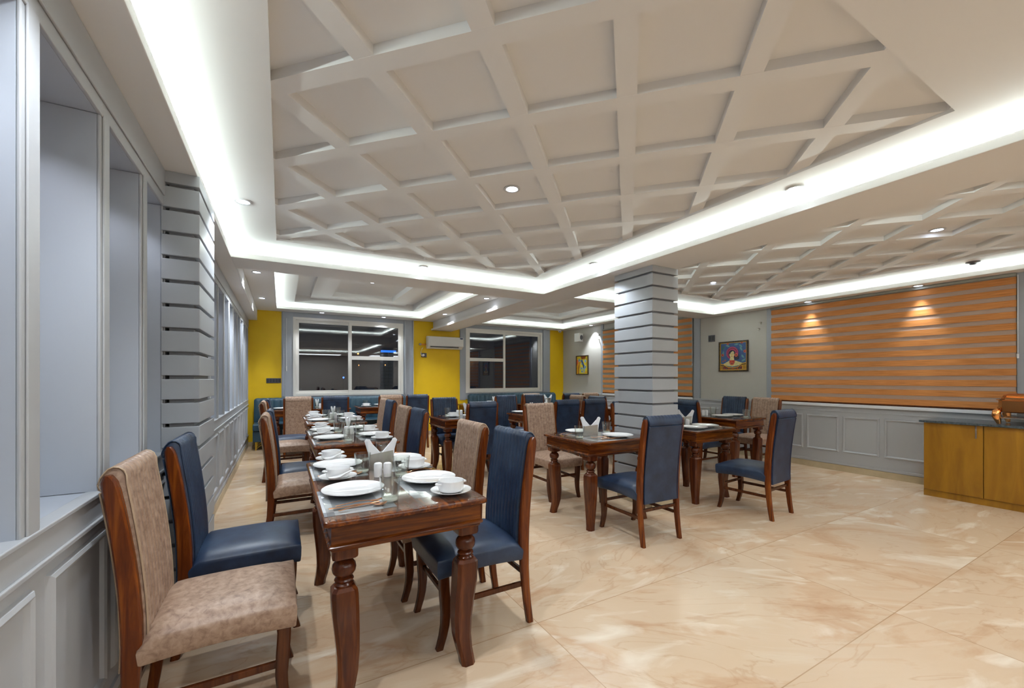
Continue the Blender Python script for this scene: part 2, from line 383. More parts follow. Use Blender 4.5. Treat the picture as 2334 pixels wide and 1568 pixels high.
# left wall: wainscot, niches, mullions
SILL, NTOP, ND = 0.90, 2.24, 0.30
b = MB()
b.box(XL-ND-0.1, XL, YF, YB, 0, SILL-0.0); b.box(XL-ND-0.1, XL, YF, YB, NTOP, 2.95); b.box(XL-ND-0.1, XL-ND, YF, YB, SILL, NTOP)
struct(b, 'wall_left', 'niche')
mull = [(-3.2, -2.6)] + [(1.48-0.5*k, 1.575-0.5*k) for k in range(8, 0, -1)] + [(1.48, 1.575), (1.99, 2.08), (2.48, 2.57), (2.87, 3.50)]
y = 3.99
while y < YB-0.2: mull.append((y, y+0.085)); y += 0.515
mull.append((YB-0.1, YB))
b = MB()
for a, c in mull:
    b.box(XL-ND, XL-0.001, a, c, SILL+0.002, NTOP-0.002)
struct(b, 'trim_14', 'niche')
b = MB()
for a, c in mull:      # stepped front faces of the mullions and the rails above and below them
    b.box(XL-0.001, XL+0.008, a, c, SILL, NTOP); b.box(XL+0.008, XL+0.014, a+0.018, c-0.018, SILL-0.01, NTOP+0.01)
b.box(XL-0.001, XL+0.012, YF, YB, NTOP, S-0.001); b.box(XL+0.012, XL+0.02, YF, YB, NTOP+0.05, S-0.001)
b.box(XL-0.001, XL+0.012, YF, YB, SILL-0.09, SILL); b.box(XL+0.012, XL+0.022, YF, YB, SILL-0.10, SILL-0.085)
b.box(XL-0.03, XL+0.018, YF, YB, SILL-0.012, SILL+0.002)
struct(b, 'trim_15', 'panel', bevel=0.003)
def moulding(mb, wallx, sgn, y0, y1, z0, z1, wd_=0.032, dp=0.018):
    """raised picture-frame moulding on a wall of constant x; sgn = direction of the room"""
    prof = [(0, 0), (0.006, dp*0.7), (wd_*0.5, dp), (wd_-0.006, dp*0.7), (wd_, 0)]
    rect = [(y0, z0), (y1, z0), (y1, z1), (y0, z1)]
    inn = [(1, 1), (-1, 1), (-1, -1), (1, -1)]
    rings = [[(wallx+sgn*h, ry+iy*t, rz+iz*t) for t, h in prof] for (ry, rz), (iy, iz) in zip(rect, inn)]
    rings.append(rings[0])
    mb.loft(rings, None, caps=False, closed=False)
b = MB()
yy = -2.9
while yy < YB-0.3:
    if not (2.6 < yy < 3.45): moulding(b, XL+0.003, 1, yy+0.03, yy+0.45, 0.20, 0.76)
    yy += 0.4975
b.box(XL, XL+0.014, YF, YB, 0.105, 0.135); b.box(XL, XL+0.008, YF, YB, 0.085, 0.105)
struct(b, 'trim_16', 'panel', smooth=30)
b = MB(); b.box(XL+0.0005, XL+0.004, YF, YB, 0.0, SILL-0.085); struct(b, 'trim_17', 'panel')
b = MB(); b.box(XL, XL+0.016, YF, YB, 0, 0.085); struct(b, 'baseboard_left', 'skirt')

def banded_pillar(name, label, x0, x1, y0, y1, zt, inset=0.03):
    t = thing(name, label, 'pillar', ((x0+x1)/2, (y0+y1)/2, 0))
    cx, cy = (x0+x1)/2, (y0+y1)/2
    bb = MB(); bb.box(x0+inset-cx, x1-inset-cx, y0+inset-cy, y1-inset-cy, 0.09, zt); bb.build('core', 'core', t)
    bb = MB(); top = zt
    z = zt
    k = 0
    first = zt-0.083
    cuts = [zt] + [first-0.1312*i for i in range(30) if first-0.1312*i > 0.12] + [0.10]
    for a, c in zip(cuts, cuts[1:]):
        bb.box(x0-cx, x1-cx, y0-cy, y1-cy, c+(0.020 if c > 0.11 else 0), a-0.0)
    bb.build('bands', 'band', t, bevel=0.003)
    bb = MB(); bb.box(x0+inset-0.008-cx, x1-inset+0.008-cx, y0+inset-0.008-cy, y1-inset+0.008-cy, 0, 0.092); bb.build('plinth', 'skirt', t)
    return t
banded_pillar('pillar', 'free-standing square pillar clad in stacked grey horizontal bands', 3.205, 3.578, 2.875, 3.41, S)
banded_pillar('pilaster', 'grey horizontally banded pilaster projecting from the left panelled wall', XL+0.002, -0.40, 2.862, 3.44, S, 0.03)

# back wall with two window openings
W1 = (0.20, 2.40, 0.95, 2.54); W2 = (3.93, 6.16, 0.95, 2.54)
b = MB()
def wall_holes(mb, x0, x1, y0, y1, z0, z1, hs, m=None):
    xs = sorted({x0, x1, *[h[0] for h in hs], *[h[1] for h in hs]})
    for a, c in zip(xs, xs[1:]):
        h = [h for h in hs if h[0] <= a and c <= h[1]]
        if h: mb.box(a, c, y0, y1, z0, h[0][2], m); mb.box(a, c, y0, y1, h[0][3], z1, m)
        else: mb.box(a, c, y0, y1, z0, z1, m)
wall_holes(b, -1.1, XR+0.2, YB, YB+0.2, 0, 2.95, [W1, W2]); struct(b, 'wall_back', 'yellow')
b = MB(); b.box(-1.1, XR+0.2, YF-0.1, YF, 0, 2.95); struct(b, 'wall_front', 'beige')
b = MB(); b.box(XL, XR, YB-0.014, YB, 0, 0.085); struct(b, 'baseboard_back', 'skirt')
b = MB()   # grey boards beside the windows
for (a, c, z0) in ((0.0, 0.20, 0.80), (2.40, 2.64, 0.80), (3.78, 3.93, 0.78), (6.16, 6.42, 0.80)):
    b.box(a, c, YB-0.02, YB, z0, B); 
for (a, c) in ((0.02, 0.05), (2.43, 2.46), (2.61, 2.635), (6.18, 6.26)):
    b.box(a, c, YB-0.05, YB-0.02, 0.95, B)
b.box(0.20, 2.40, YB-0.018, YB, 0.80, 0.95); b.box(3.93, 6.16, YB-0.018, YB, 0.80, 0.95)
b.box(0.20, 2.40, YB-0.018, YB, 2.54, B); b.box(3.93, 6.16, YB-0.018, YB, 2.54, B)
struct(b, 'trim_18', 'grey_trim', bevel=0.002)
def window(n, W, split, cols):
    x0, x1, z0, z1 = W
    e = bpy.data.objects.new('window_%d' % n, None); COL.objects.link(e); e['kind'] = 'structure'
    f = MB(); t = 0.05
    f.box(x0, x1, YB-0.03, YB+0.08, z0, z0+t); f.box(x0, x1, YB-0.03, YB+0.08, z1-t, z1)
    f.box(x0, x0+t, YB-0.03, YB+0.08, z0+t, z1-t); f.box(x1-t, x1, YB-0.03, YB+0.08, z0+t, z1-t)
    f.build('window_frame', 'pvc', e)
    for (a, c, dy, mid) in cols:
        s_ = MB(); y0, y1 = YB+dy, YB+dy+0.035; q = 0.058
        s_.box(a, c, y0, y1, z0+t, z0+t+q); s_.box(a, c, y0, y1, z1-t-q, z1-t); s_.box(a, a+q, y0, y1, z0+t+q, z1-t-q); s_.box(c-q, c, y0, y1, z0+t+q, z1-t-q)
        if mid: s_.box(a+q, c-q, y0+0.001, y1-0.001, mid-0.045, mid+0.035)
        s_.build('sash', 'pvc', e)
        for (za, zb) in (((z0+t+q, mid-0.045), (mid+0.035, z1-t-q)) if mid else ((z0+t+q, z1-t-q),)):
            g = MB(); g.box(a+q, c-q, y0+0.012, y0+0.018, za, zb); g.build('pane', 'pane', e)
window(1, W1, 1.30, ((0.25, 1.30, 0.02, None), (1.25, 2.35, -0.02, 1.75)))
window(2, W2, 4.97, ((3.98, 5.03, -0.02, 1.78), (4.98, 6.11, 0.02, None)))
# lights of the street far beyond the windows
def lamp(name, label, cat, loc, r, col, e, box=None, group=None):
    m = mat('glow_'+name, (0, 0, 0), emit=col, estr=e); bb = MB()
    if box: bb.box(-box[0], box[0], -0.05, 0.05, -box[1], box[1])
    else: bb.lathe([(0.001, -r), (r*0.7, -r*0.7), (r, 0), (r*0.7, r*0.7), (0.001, r)], seg=12)
    t = thing(name, label, cat, (loc[0], loc[1], 0), group=group)
    bb.build('lamp' if not box else 'sign_board', m, t, smooth=60 if not box else None, loc=(0, 0, loc[2]))
    bb = MB(); bb.tube([(0, 0.1, 0), (0, 0.1, loc[2])], 0.05, 8); bb.build('post', 'dark', t, smooth=50)
lamp('street_lamp', 'small orange street light seen low through the left window', 'light', (6.15, 40, 3.6), 0.08, (1, 0.4, 0.1), 8, group='distant orange lights')
lamp('street_lamp', 'orange street light seen below another orange light in the left window', 'light', (6.5, 42, 2.6), 0.07, (1, 0.4, 0.1), 8, group='distant orange lights')
lamp('street_lamp', 'faint orange street light seen in the lower right pane', 'light', (8.6, 40, 2.6), 0.06, (1, 0.4, 0.1), 6, group='distant orange lights')
lamp('shop_sign', 'blue lit sign far outside the left window', 'sign', (8.9, 40, 3.9), 0.1, (0.02, 0.22, 1), 3, box=(0.7, 0.10))
lamp('blue_lamp', 'small blue light far outside the left window', 'light', (4.9, 40, 1.4), 0.08, (0.05, 0.15, 1), 12)

# right wall: beige above, grey wainscot below, two blinds in shallow window recesses
BL1 = (1.20, 3.72, 0.955, 2.425); BL2 = (5.17, 7.68, 0.955, 2.50)
b = MB()
b.box(XR, XR+0.2, YF, YB, 0, 2.95); struct(b, 'wall_right', 'beige')
b = MB()
b.box(XR-0.012, XR, YF, YB, 0.085, 0.90); b.box(XR-0.03, XR, YF, YB, 0.90, 0.93); b.box(XR-0.02, XR, YF, YB, 0.83, 0.845)
b.box(XR-0.022, XR, YF, YB, 0.09, 0.125)
struct(b, 'trim_19', 'panel', bevel=0.003)
b = MB()
for k in range(-9, 14): 
    c = 3.02+k*0.455
    if c < YB-0.3 and c > YF+0.3: moulding(b, XR-0.012, -1, c-0.205, c+0.205, 0.265, 0.775)
struct(b, 'trim_20', 'panel', smooth=30)
b = MB()
b.box(XR-0.026, XR, 1.14, 1.20, 0.93, 2.45); b.box(XR-0.026, XR, 3.72, 3.80, 0.93, S); b.box(XR-0.026, XR, 5.02, 5.15, 0.93, 2.5); b.box(XR-0.026, XR, 7.68, 7.76, 0.93, B)
b.box(XR-0.012, XR, -0.2, 1.14, 0.93, 2.45)
struct(b, 'trim_21', 'grey_trim', bevel=0.002)
b = MB(); b.box(XR-0.055, XR, BL1[0], BL1[1], 0.905, 0.945); b.box(XR-0.055, XR, BL2[0], BL2[1], 0.905, 0.945); struct(b, 'trim_22', 'rail_white', bevel=0.004)
b = MB(); b.box(XR-0.02, XR, YF, YB, 0, 0.085); struct(b, 'baseboard_right', 'skirt')

def zebra(label, R, x, n, sheer, frac):
    y0, y1, z0, z1 = R
    t = thing('roller_blind', label, 'blind', (x, (y0+y1)/2, z0), group='zebra blinds on the right wall')
    hw = (y1-y0)/2; H = z1-z0; p = H/n
    bb = MB()
    for k in range(n): bb.box(-0.003, 0.0, -hw, hw, k*p+0.012, k*p+0.012+p*frac-0.003)
    bb.build('wood_tone_bands', 'blind', t)['label'] = 'orange wood-tone opaque bands'
    bb = MB()
    bb.box(0.004, 0.006, -hw+0.005, hw-0.005, 0.01, H); bb.build('sheer_fabric', sheer, t)['label'] = 'sheer brownish fabric between the bands'
    bb = MB(); bb.box(-0.012, 0.008, -hw, hw, -0.004, 0.014); bb.build('bottom_rail', 'leg', t)
    bb = MB(); bb.box(-0.03, 0.03, -hw, hw, H-0.03, H); bb.build('head_rail', 'sheer_grey', t)
    bb = MB(); bb.tube([(-0.02, -hw-0.012, H-0.02), (-0.02, -hw-0.012, H*0.42)], 0.004, 6); bb.lathe([(0.001, 0), (0.009, 0.004), (0.009, 0.05), (0.001, 0.055)], (-0.02, -hw-0.012, H*0.38), 8); bb.build('pull_chain', 'rail_white', t)
    return t
zebra('large orange striped zebra blind on right wall above the panelling', BL1, XR-0.04, 12, 'sheer', 0.62)
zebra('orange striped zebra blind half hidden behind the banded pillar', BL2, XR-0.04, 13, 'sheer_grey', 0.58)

# ------------------------------------------------------------------ downlights
def make_downlight():
    t = thing('downlight', '', 'ceiling light')
    b = MB(); b.lathe([(0.040, 0.0), (0.055, -0.001), (0.057, -0.005), (0.052, -0.008), (0.040, -0.006)], seg=28, caps=False); b.build('trim_ring', 'ring', t, smooth=50)
    b = MB(); b.lathe([(0.001, -0.007), (0.020, -0.008), (0.041, -0.004), (0.041, 0.0)], seg=24); b.build('lens', 'lens', t, smooth=50)
    return t
DL = Proto(make_downlight)
def downlight(x, y, z, label, e=1.0, cone=118, visible=True, blend=0.6):
    if visible: DL.put((x, y, z), 0, label, 'recessed ceiling downlights')
    d = bpy.data.lights.new('downlight_spot', 'SPOT'); d.energy = SPOT_W*e; d.spot_size = math.radians(cone); d.spot_blend = blend; d.color = SPOT_C; d.shadow_soft_size = 0.035
    o = bpy.data.objects.new('downlight_spot', d); COL.objects.link(o); o.location = (x, y, z-0.02)
downlight(-0.235, 3.43, Z1, 'recessed downlight at upper left beside the coffered ceiling panel', 1.5)
downlight(1.37, 4.50-0.03, Z1, 'recessed downlight inside the bright far cove of the main tray')
downlight(2.95, 3.44, Z1, 'recessed downlight on main tray border just left of pillar top')
downlight(2.92, 1.44, Z1, 'recessed downlight at right edge of the main coffered tray', 0.8)
downlight(1.376, 2.457, ZP, 'large bright downlight in centre coffer of the main ceiling', 1.3)
downlight(5.08, 3.52, ZP, 'downlight in a coffer of the right tray near the pillar', 1.2)
downlight(4.99, 1.32, ZP, 'large downlight in a coffer at right side of picture', 0.85)
downlight(6.745, 1.95, S, 'small downlight over the large orange blind, right one', 1.1, 62, True, 1.0)
downlight(6.745, 3.15, S, 'small downlight over left part of the large orange blind', 1.1, 62, True, 1.0)
downlight(-0.27, 6.03, B, 'downlight in back left bay above left panelled wall, nearer one', 2.25)
downlight(-0.28, 7.93, B, 'downlight in back left bay near the yellow wall', 1.66)
downlight(1.29, 6.92, 2.86, 'downlight in middle of the stepped back left tray', 2.38)
downlight(2.96, 6.15, B, 'downlight next to the cross beam in back left bay, nearer one', 1.66)
downlight(2.94, 8.08, B, 'downlight next to the cross beam above the air conditioner', 1.66)
downlight(0.71, 9.10, B, 'tiny downlight above left half of the left window', 1.10)
downlight(1.93, 9.12, B, 'tiny downlight above right half of the left window', 1.10)
downlight(5.0, 6.82, 2.86, 'downlight in middle of the stepped back right tray', 2.38)
downlight(6.74, 8.0, B, 'downlight washing the beige wall near the speaker', 1.90, 90)
# lights of the same rows that stand behind or above the frame
for (x, y, z) in ((1.376, 0.95, ZP), (2.92, -0.25, Z1), (5.05, 0.0, Z1), (1.3, -1.6, S), (4.9, -1.6, S), (6.3, -1.2, S)):
    downlight(x, y, z, '', 0.4, 118, False)
downlight(-0.23, 1.3, Z1, '', 1.3, 118, False)
# small spots in the niche tops of the left wall
for a, c in zip(mull, mull[1:]):
    ym = (a[1]+c[0])/2
    if ym < -1 or a[1] > c[0]-0.05: continue
    d = bpy.data.lights.new('niche_spot', 'SPOT'); d.energy = 3.4; d.spot_size = math.radians(110); d.spot_blend = 0.7; d.color = (0.85, 0.9, 1.0); d.shadow_soft_size = 0.02
    o = bpy.data.objects.new('niche_spot', d); COL.objects.link(o); o.location = (XL-0.15, ym, NTOP-0.02)

# ------------------------------------------------------------------ dining chair
def interp(tab, z):
    for (a, b_), (c, d) in zip(tab, tab[1:]):
        if a <= z <= c: return b_+(d-b_)*(z-a)/(c-a)
    return tab[-1][1] if z > tab[-1][0] else tab[0][1]
POST = [(0, -0.268), (0.1, -0.252), (0.25, -0.236), (0.42, -0.230), (0.55, -0.234), (0.70, -0.248), (0.85, -0.268), (0.95, -0.284), (1.0, -0.292)]
def spl(tab, z):   # smooth interpolation
    e = 0.05; return (interp(tab, z-e)+2*interp(tab, z)+interp(tab, z+e))/4
def make_chair(kind):
    fab, pipe = ('blue', 'blue_pipe') if kind == 'blue' else ('tan', 'tan_pipe')
    t = thing('dining_chair', '', 'chair')
    # rear legs run up as back posts
    for s in (-1, 1):
        b = MB(); rings = []
        zs = [0, 0.03, 0.1, 0.2, 0.3, 0.42, 0.5, 0.6, 0.7, 0.8, 0.88, 0.94, 0.965, 0.98, 0.986]
        for z in zs:
            yc = spl(POST, z) if 0.05 < z < 0.94 else interp(POST, z)
            th = interp([(0, 0.036), (0.2, 0.042), (0.45, 0.056), (0.7, 0.052), (0.93, 0.046), (0.97, 0.036), (0.986, 0.016)], z)
            x0, x1 = (0.186, 0.218); r = 0.006
            rings.append([(s*x, y_, z) for x, y_ in ((x0, yc-th/2+r), (x0+r, yc-th/2), (x1-r, yc-th/2), (x1, yc-th/2+r), (x1, yc+th/2-r), (x1-r, yc+th/2), (x0+r, yc+th/2), (x0, yc+th/2-r))])
        b.loft(rings); b.build('back_post', 'post', t, smooth=35)
    # front legs, sabre curved
    for s in (-1, 1):
        b = MB(); rings = []
        for z, yc, wd_ in ((0, 0.232, 0.034), (0.02, 0.226, 0.034), (0.06, 0.214, 0.036), (0.11, 0.204, 0.039), (0.17, 0.200, 0.043), (0.24, 0.204, 0.046), (0.30, 0.208, 0.046), (0.36, 0.210, 0.046)):
            h = wd_/2; r = 0.005; cx_ = 0.186
            rings.append([(s*(cx_+a), yc+c, z) for a, c in ((-h, -h+r), (-h+r, -h), (h-r, -h), (h, -h+r), (h, h-r), (h-r, h), (-h+r, h), (-h, h-r))])
        b.loft(rings); b.build('front_leg', 'leg', t, smooth=35)
    for s in (-1, 1):
        b = MB(); b.box(s*0.19-0.009, s*0.19+0.009, -0.222, 0.19, 0.195, 0.22); b.build('side_stretcher', 'leg', t, bevel=0.003)
    b = MB(); b.box(-0.18, 0.18, 0.188, 0.206, 0.235, 0.258); b.build('front_stretcher', 'leg', t, bevel=0.003)
    b = MB(); b.box(-0.188, 0.188, -0.243, -0.225, 0.255, 0.28); b.build('rear_stretcher', 'leg', t, bevel=0.003)
    # seat: crowned cushion over a boxed rail
    b = MB(); nx, ny = 12, 14; X, Y0, Y1 = 0.216, -0.212, 0.247
    def sp(u, v):   # u,v in 0..1
        x = -X+2*X*u; y_ = Y0+(Y1-Y0)*v
        e = 1-abs(2*u-1)**5; f = 1-(max(0, (v-0.55)/0.45))**6
        back = min(1, v/0.10)
        z = 0.438+0.026*e*f+0.010*math.sin(PI*min(1, v))*e
        z -= 0.030*(1-back)**2
        return x, y_, z
    top = [[sp(i/nx, j/ny) for j in range(ny+1)] for i in range(nx+1)]
    def shrink(p, d, z): return (p[0]*(1-d/X), (p[1]-0.0175)*(1-d/0.23)+0.0175, z)
    V = [[b.bm.verts.new(p) for p in col_] for col_ in top]
    for i in range(nx):
        for j in range(ny): b.bm.faces.new((V[i][j], V[i+1][j], V[i+1][j+1], V[i][j+1]))
    loop = [V[i][0] for i in range(nx+1)] + [V[nx][j] for j in range(1, ny+1)] + [V[i][ny] for i in range(nx-1, -1, -1)] + [V[0][j] for j in range(ny-1, 0, -1)]
    prev = loop
    for (d, dz) in ((-0.004, 0.006), (-0.006, 0.016), (-0.005, 0.060), (-0.002, 0.088), (0.003, 0.094)):
        cur = []
        for v in loop:
            p = shrink(v.co, d, v.co.z-dz)
            if dz > 0.05: p = (p[0], p[1], 0.345+(0.094-dz)+0.012*math.sin(PI*max(0, min(1, (p[1]-Y0)/(Y1-Y0)))) )
            cur.append(b.bm.verts.new(p))
        n = len(loop)
        for k in range(n): b.bm.faces.new((prev[k], prev[(k+1) % n], cur[(k+1) % n], cur[k]))
        prev = cur
    b.bm.faces.new(prev)
    b.build('seat', fab, t, smooth=50)
    # upholstered back: closed side profile swept across with channels on the front
    prof = []     # (y, z, front?)
    zf = [0.43, 0.46, 0.50, 0.56, 0.64, 0.72, 0.80, 0.87, 0.92, 0.95]
    for z in zf: prof.append((spl(POST, z)+0.034, z, 1.0))
    yc = interp(POST, 0.95)
    for a in (20, 45, 70, 95, 120, 145, 165):
        prof.append((yc+0.003+0.032*math.cos(math.radians(a)), 0.962+0.046*math.sin(math.radians(a)), max(0, 1-a/150)))
    for z in (0.955, 0.938, 0.932, 0.926, 0.91, 0.85, 0.75, 0.65, 0.55, 0.45, 0.38, 0.325):
        prof.append((spl(POST, z)-(0.026 if z == 0.932 else 0.033 if z > 0.4 else 0.032), z, 0.0))
    prof.append((spl(POST, 0.325)-0.012, 0.325, 0)); prof.append((spl(POST, 0.42)-0.0, 0.42, 0))
    ribs = 10; sub = 6; Wd = 0.183; rings = []
    for i in range(ribs*sub+1):
        u = i/(ribs*sub); x = -Wd+2*Wd*u; ph = (u*ribs) % 1.0
        rb = 0.0055*abs(math.sin(PI*ph))**0.5 if 0 < i < ribs*sub else 0
        edge = -0.006 if i in (0, ribs*sub) else 0
        ring = []
        for (y_, z, fr) in prof:
            ring.append((x, y_+rb*fr+edge*(1 if fr > 0 else -1), z+(rb*0.7 if 0 < fr < 1 else 0)+(edge if z > 0.96 else 0)))
        rings.append(ring)
    b = MB(); b.loft(rings); cu = b.build('back_cushion', fab, t, smooth=40)
    for s in (-1, 1):
        b = MB(); pts = [(s*(Wd+0.001), y_+0.002*(1 if fr > 0 else -1), z+(0.001 if z > 0.96 else 0)) for (y_, z, fr) in prof[:-2]]
        b.tube(pts, 0.0035, 6); b.build('piping', pipe, cu, smooth=60)
    return t
CH = {'blue': Proto(lambda: make_chair('blue')), 'tan': Proto(lambda: make_chair('tan'))}
FX, FNX, FY, FNY = -PI/2, PI/2, 0, PI
def chair(kind, x, y, rz, label, grp):
    return CH[kind].put((x, y, 0), rz, label, grp)
G1 = 'chairs along the left row of tables'; G2 = 'chairs backing on to the banquette tables'; G3 = 'chairs at the middle and right tables'
d2 = math.radians
chair('tan', -0.200, 2.005, FX, 'tan crackled dining chair in the front left corner of the picture', G1)
chair('blue', -0.162, 2.63, FX, 'blue dining chair beside the front tan chair, nearest the pilaster', G1)
chair('blue', 0.893, 2.082, FNX, 'blue dining chair at near right of the front table', G1)
chair('tan', 0.858, 2.595, FNX, 'tan dining chair at far right side of the front table', G1)
chair('tan', 0.160, 3.99, FX, 'tan dining chair at left of the second left-row table', G1)
chair('blue', 0.185, 4.50, FX, 'blue dining chair at left of second table behind a tan chair', G1)
chair('blue', 0.90, 3.96, FNX, 'blue dining chair at near right of the second left-row table', G1)
chair('tan', 0.885, 4.44, FNX, 'tan dining chair at far right of the second left-row table', G1)
chair('tan', 0.070, 6.22, FX, 'tan dining chair at left of the third left-row table', G1)
chair('blue', 0.105, 6.84, FX, 'blue dining chair at far left of the third left-row table', G1)
chair('blue', 1.03, 5.73, FNX, 'blue dining chair at near right of the third left-row table', G1)
chair('tan', 1.05, 6.21, FNX, 'tan dining chair at far right of the third left-row table', G1)
chair('tan', 0.24, 7.82, FY, 'tan dining chair seen from behind, leftmost before the left window', G2)
chair('blue', 0.795, 7.82, FY, 'blue dining chair seen from behind below the left window centre', G2)
chair('tan', 1.72, 7.82, FY, 'tan dining chair seen from behind below the left window edge', G2)
chair('blue', 2.21, 7.82, FY, 'dark blue dining chair seen from behind below the yellow pier', G2)
chair('tan', 4.31, 7.20, FY, 'tan dining chair seen from behind below the right window', G2)
chair('blue', 2.20, 5.80, FNY, 'blue ribbed chair facing the camera at the middle square table', G3)
chair('blue', 2.235, 5.04, FY, 'blue chair with its back to the camera at middle square table', G3)
chair('tan', 2.665, 3.82, FNY, 'tan ribbed chair facing the camera behind the table before pillar', G3)
chair('blue', 2.637, 2.535, d2(-1), 'blue chair seen from behind standing in front of the pillar', G3)
chair('blue', 4.085, 2.405, d2(5.4), 'blue chair at right standing alone on the open floor', G3)
chair('blue', 3.87, 3.66, FNY, 'blue chair mostly hidden behind the lower pillar', G3)
chair('blue', 3.465, 4.89, FY, 'blue chair back, left one of the pair left of pillar', G3)
chair('blue', 3.945, 4.89, FY, 'blue chair back, right one of the pair left of pillar', G3)
chair('blue', 3.46, 6.12, FNY, 'blue ribbed chair facing the camera below right window, left one', G3)
chair('blue', 4.04, 6.12, FNY, 'blue ribbed chair facing the camera below right window, right one', G3)
chair('blue', 4.88, 5.30, FX, 'blue chair top seen just left of pillar, its nearer one', G3)
chair('tan', 4.88, 5.82, FX, 'tan chair top seen behind the pair of blue chair backs', G3)
chair('blue', 5.07, 6.90, FY, 'farthest blue chair top before the yellow corner', G3)
chair('tan', 5.56, 6.90, FY, 'farthest tan chair top beside the beige wall', G3)
chair('blue', 5.15, 3.79, FX, 'blue chair seen from behind just right of the pillar', G3)
chair('blue', 6.17, 4.08, FNX, 'blue ribbed chair against the right wall panelling', G3)
chair('tan', 6.20, 3.60, FNX, 'tan ribbed chair against the right wall panelling', G3)

# ------------------------------------------------------------------ tables
def make_table(w_, l_):
    t = thing('dining_table', '', 'table')
    hw, hl = w_/2, l_/2
    # moulded top with rounded corners
    def rr(x, y_, r, n=6):
        out = []
        for cx_, cy_, a0 in ((x-r, y_-r, 0), (-x+r, y_-r, 90), (-x+r, -y_+r, 180), (x-r, -y_+r, 270)):
            for k in range(n+1):
                a = math.radians(a0+90*k/n); out.append((cx_+r*math.cos(a), cy_+r*math.sin(a)))
        return out
    b = MB(); rings = []
    for d, z in ((0.014, 0.736), (0.005, 0.738), (0.0, 0.742), (0.0, 0.753), (0.003, 0.758), (0.008, 0.760)):
        rings.append([(x, y_, z) for x, y_ in rr(hw-d, hl-d, 0.022-min(d, .012))])
    b.loft(rings); b.build('tabletop', 'wood_y' if l_ > w_ else 'wood_x', t, smooth=35)
    ax, ay = hw-0.028, hl-0.028
    for (nm, m_, bx) in (('apron', 'wood_x', (-ax, ax, -ay, -ay+0.02)), ('apron', 'wood_x', (-ax, ax, ay-0.02, ay)), ('apron', 'wood_y', (-ax, -ax+0.02, -ay+0.02, ay-0.02)), ('apron', 'wood_y', (ax-0.02, ax, -ay+0.02, ay-0.02))):
        b = MB(); b.box(*bx, 0.660, 0.738); b.build(nm, m_, t)
    b = MB(); rings = []      # bead moulding running round under the apron
    for d, z in ((0.002, 0.634), (-0.002, 0.640), (-0.001, 0.645), (-0.009, 0.648), (-0.012, 0.656), (-0.007, 0.662), (0.0, 0.665)):
        rings.append([(x, y_, z) for x, y_ in rr(ax-d, ay-d, 0.008, 2)])
    b.loft(rings); b.build('apron_moulding', 'wood_x', t, smooth=30)
    for sx in (-1, 1):
        for sy in (-1, 1):
            px, py = sx*(ax-0.052), sy*(ay-0.052); b = MB()
            def sq(h, z, ox=0, oy=0, ch=0.01):
                c_ = min(ch, h*0.6)
                return [(px+ox+a, py+oy+c, z) for a, c in ((-h+c_, -h), (h-c_, -h), (h, -h+c_), (h, h-c_), (h-c_, h), (-h+c_, h), (-h, h-c_), (-h, -h+c_))]
            b.loft([sq(0.048, 0.636), sq(0.048, 0.606), sq(0.046, 0.598), sq(0.031, 0.590), sq(0.026, 0.587)])      # cap block
            b.lathe([(0.020, 0.589), (0.027, 0.587), (0.024, 0.583), (0.034, 0.578), (0.043, 0.566), (0.046, 0.551), (0.043, 0.536), (0.034, 0.523), (0.025, 0.518), (0.034, 0.512), (0.037, 0.506), (0.034, 0.500), (0.030, 0.497), (0.037, 0.490), (0.036, 0.484)], (px, py, 0), 22)
            rings = []
            for z, h, off in ((0.487, 0.026, 0), (0.483, 0.038, 0), (0.470, 0.047, 0), (0.45, 0.049, -0.001), (0.38, 0.049, -0.004), (0.30, 0.046, -0.010), (0.21, 0.042, -0.015), (0.13, 0.038, -0.014), (0.07, 0.034, -0.006), (0.03, 0.032, 0.002), (0.0, 0.032, 0.006)):
                rings.append(sq(h, z, sx*off, sy*off, 0.014))
            b.loft(rings); b.build('leg', 'wood_z', t, smooth=28)
    b = MB(); b.box(-hw+0.018, hw-0.018, -hl+0.018, hl-0.018, 0.7632, 0.7672); b.build('glass_top', 'sheet', t, bevel=0.0015)['label'] = 'clear glass sheet over the wood'
    return t
TB = {'sq': Proto(lambda: make_table(0.66, 0.66)), 'big': Proto(lambda: make_table(0.78, 0.70)), 'long': Proto(lambda: make_table(0.68, 1.28)), 'wide': Proto(lambda: make_table(1.28, 0.66))}
GT = 'varnished dining tables'
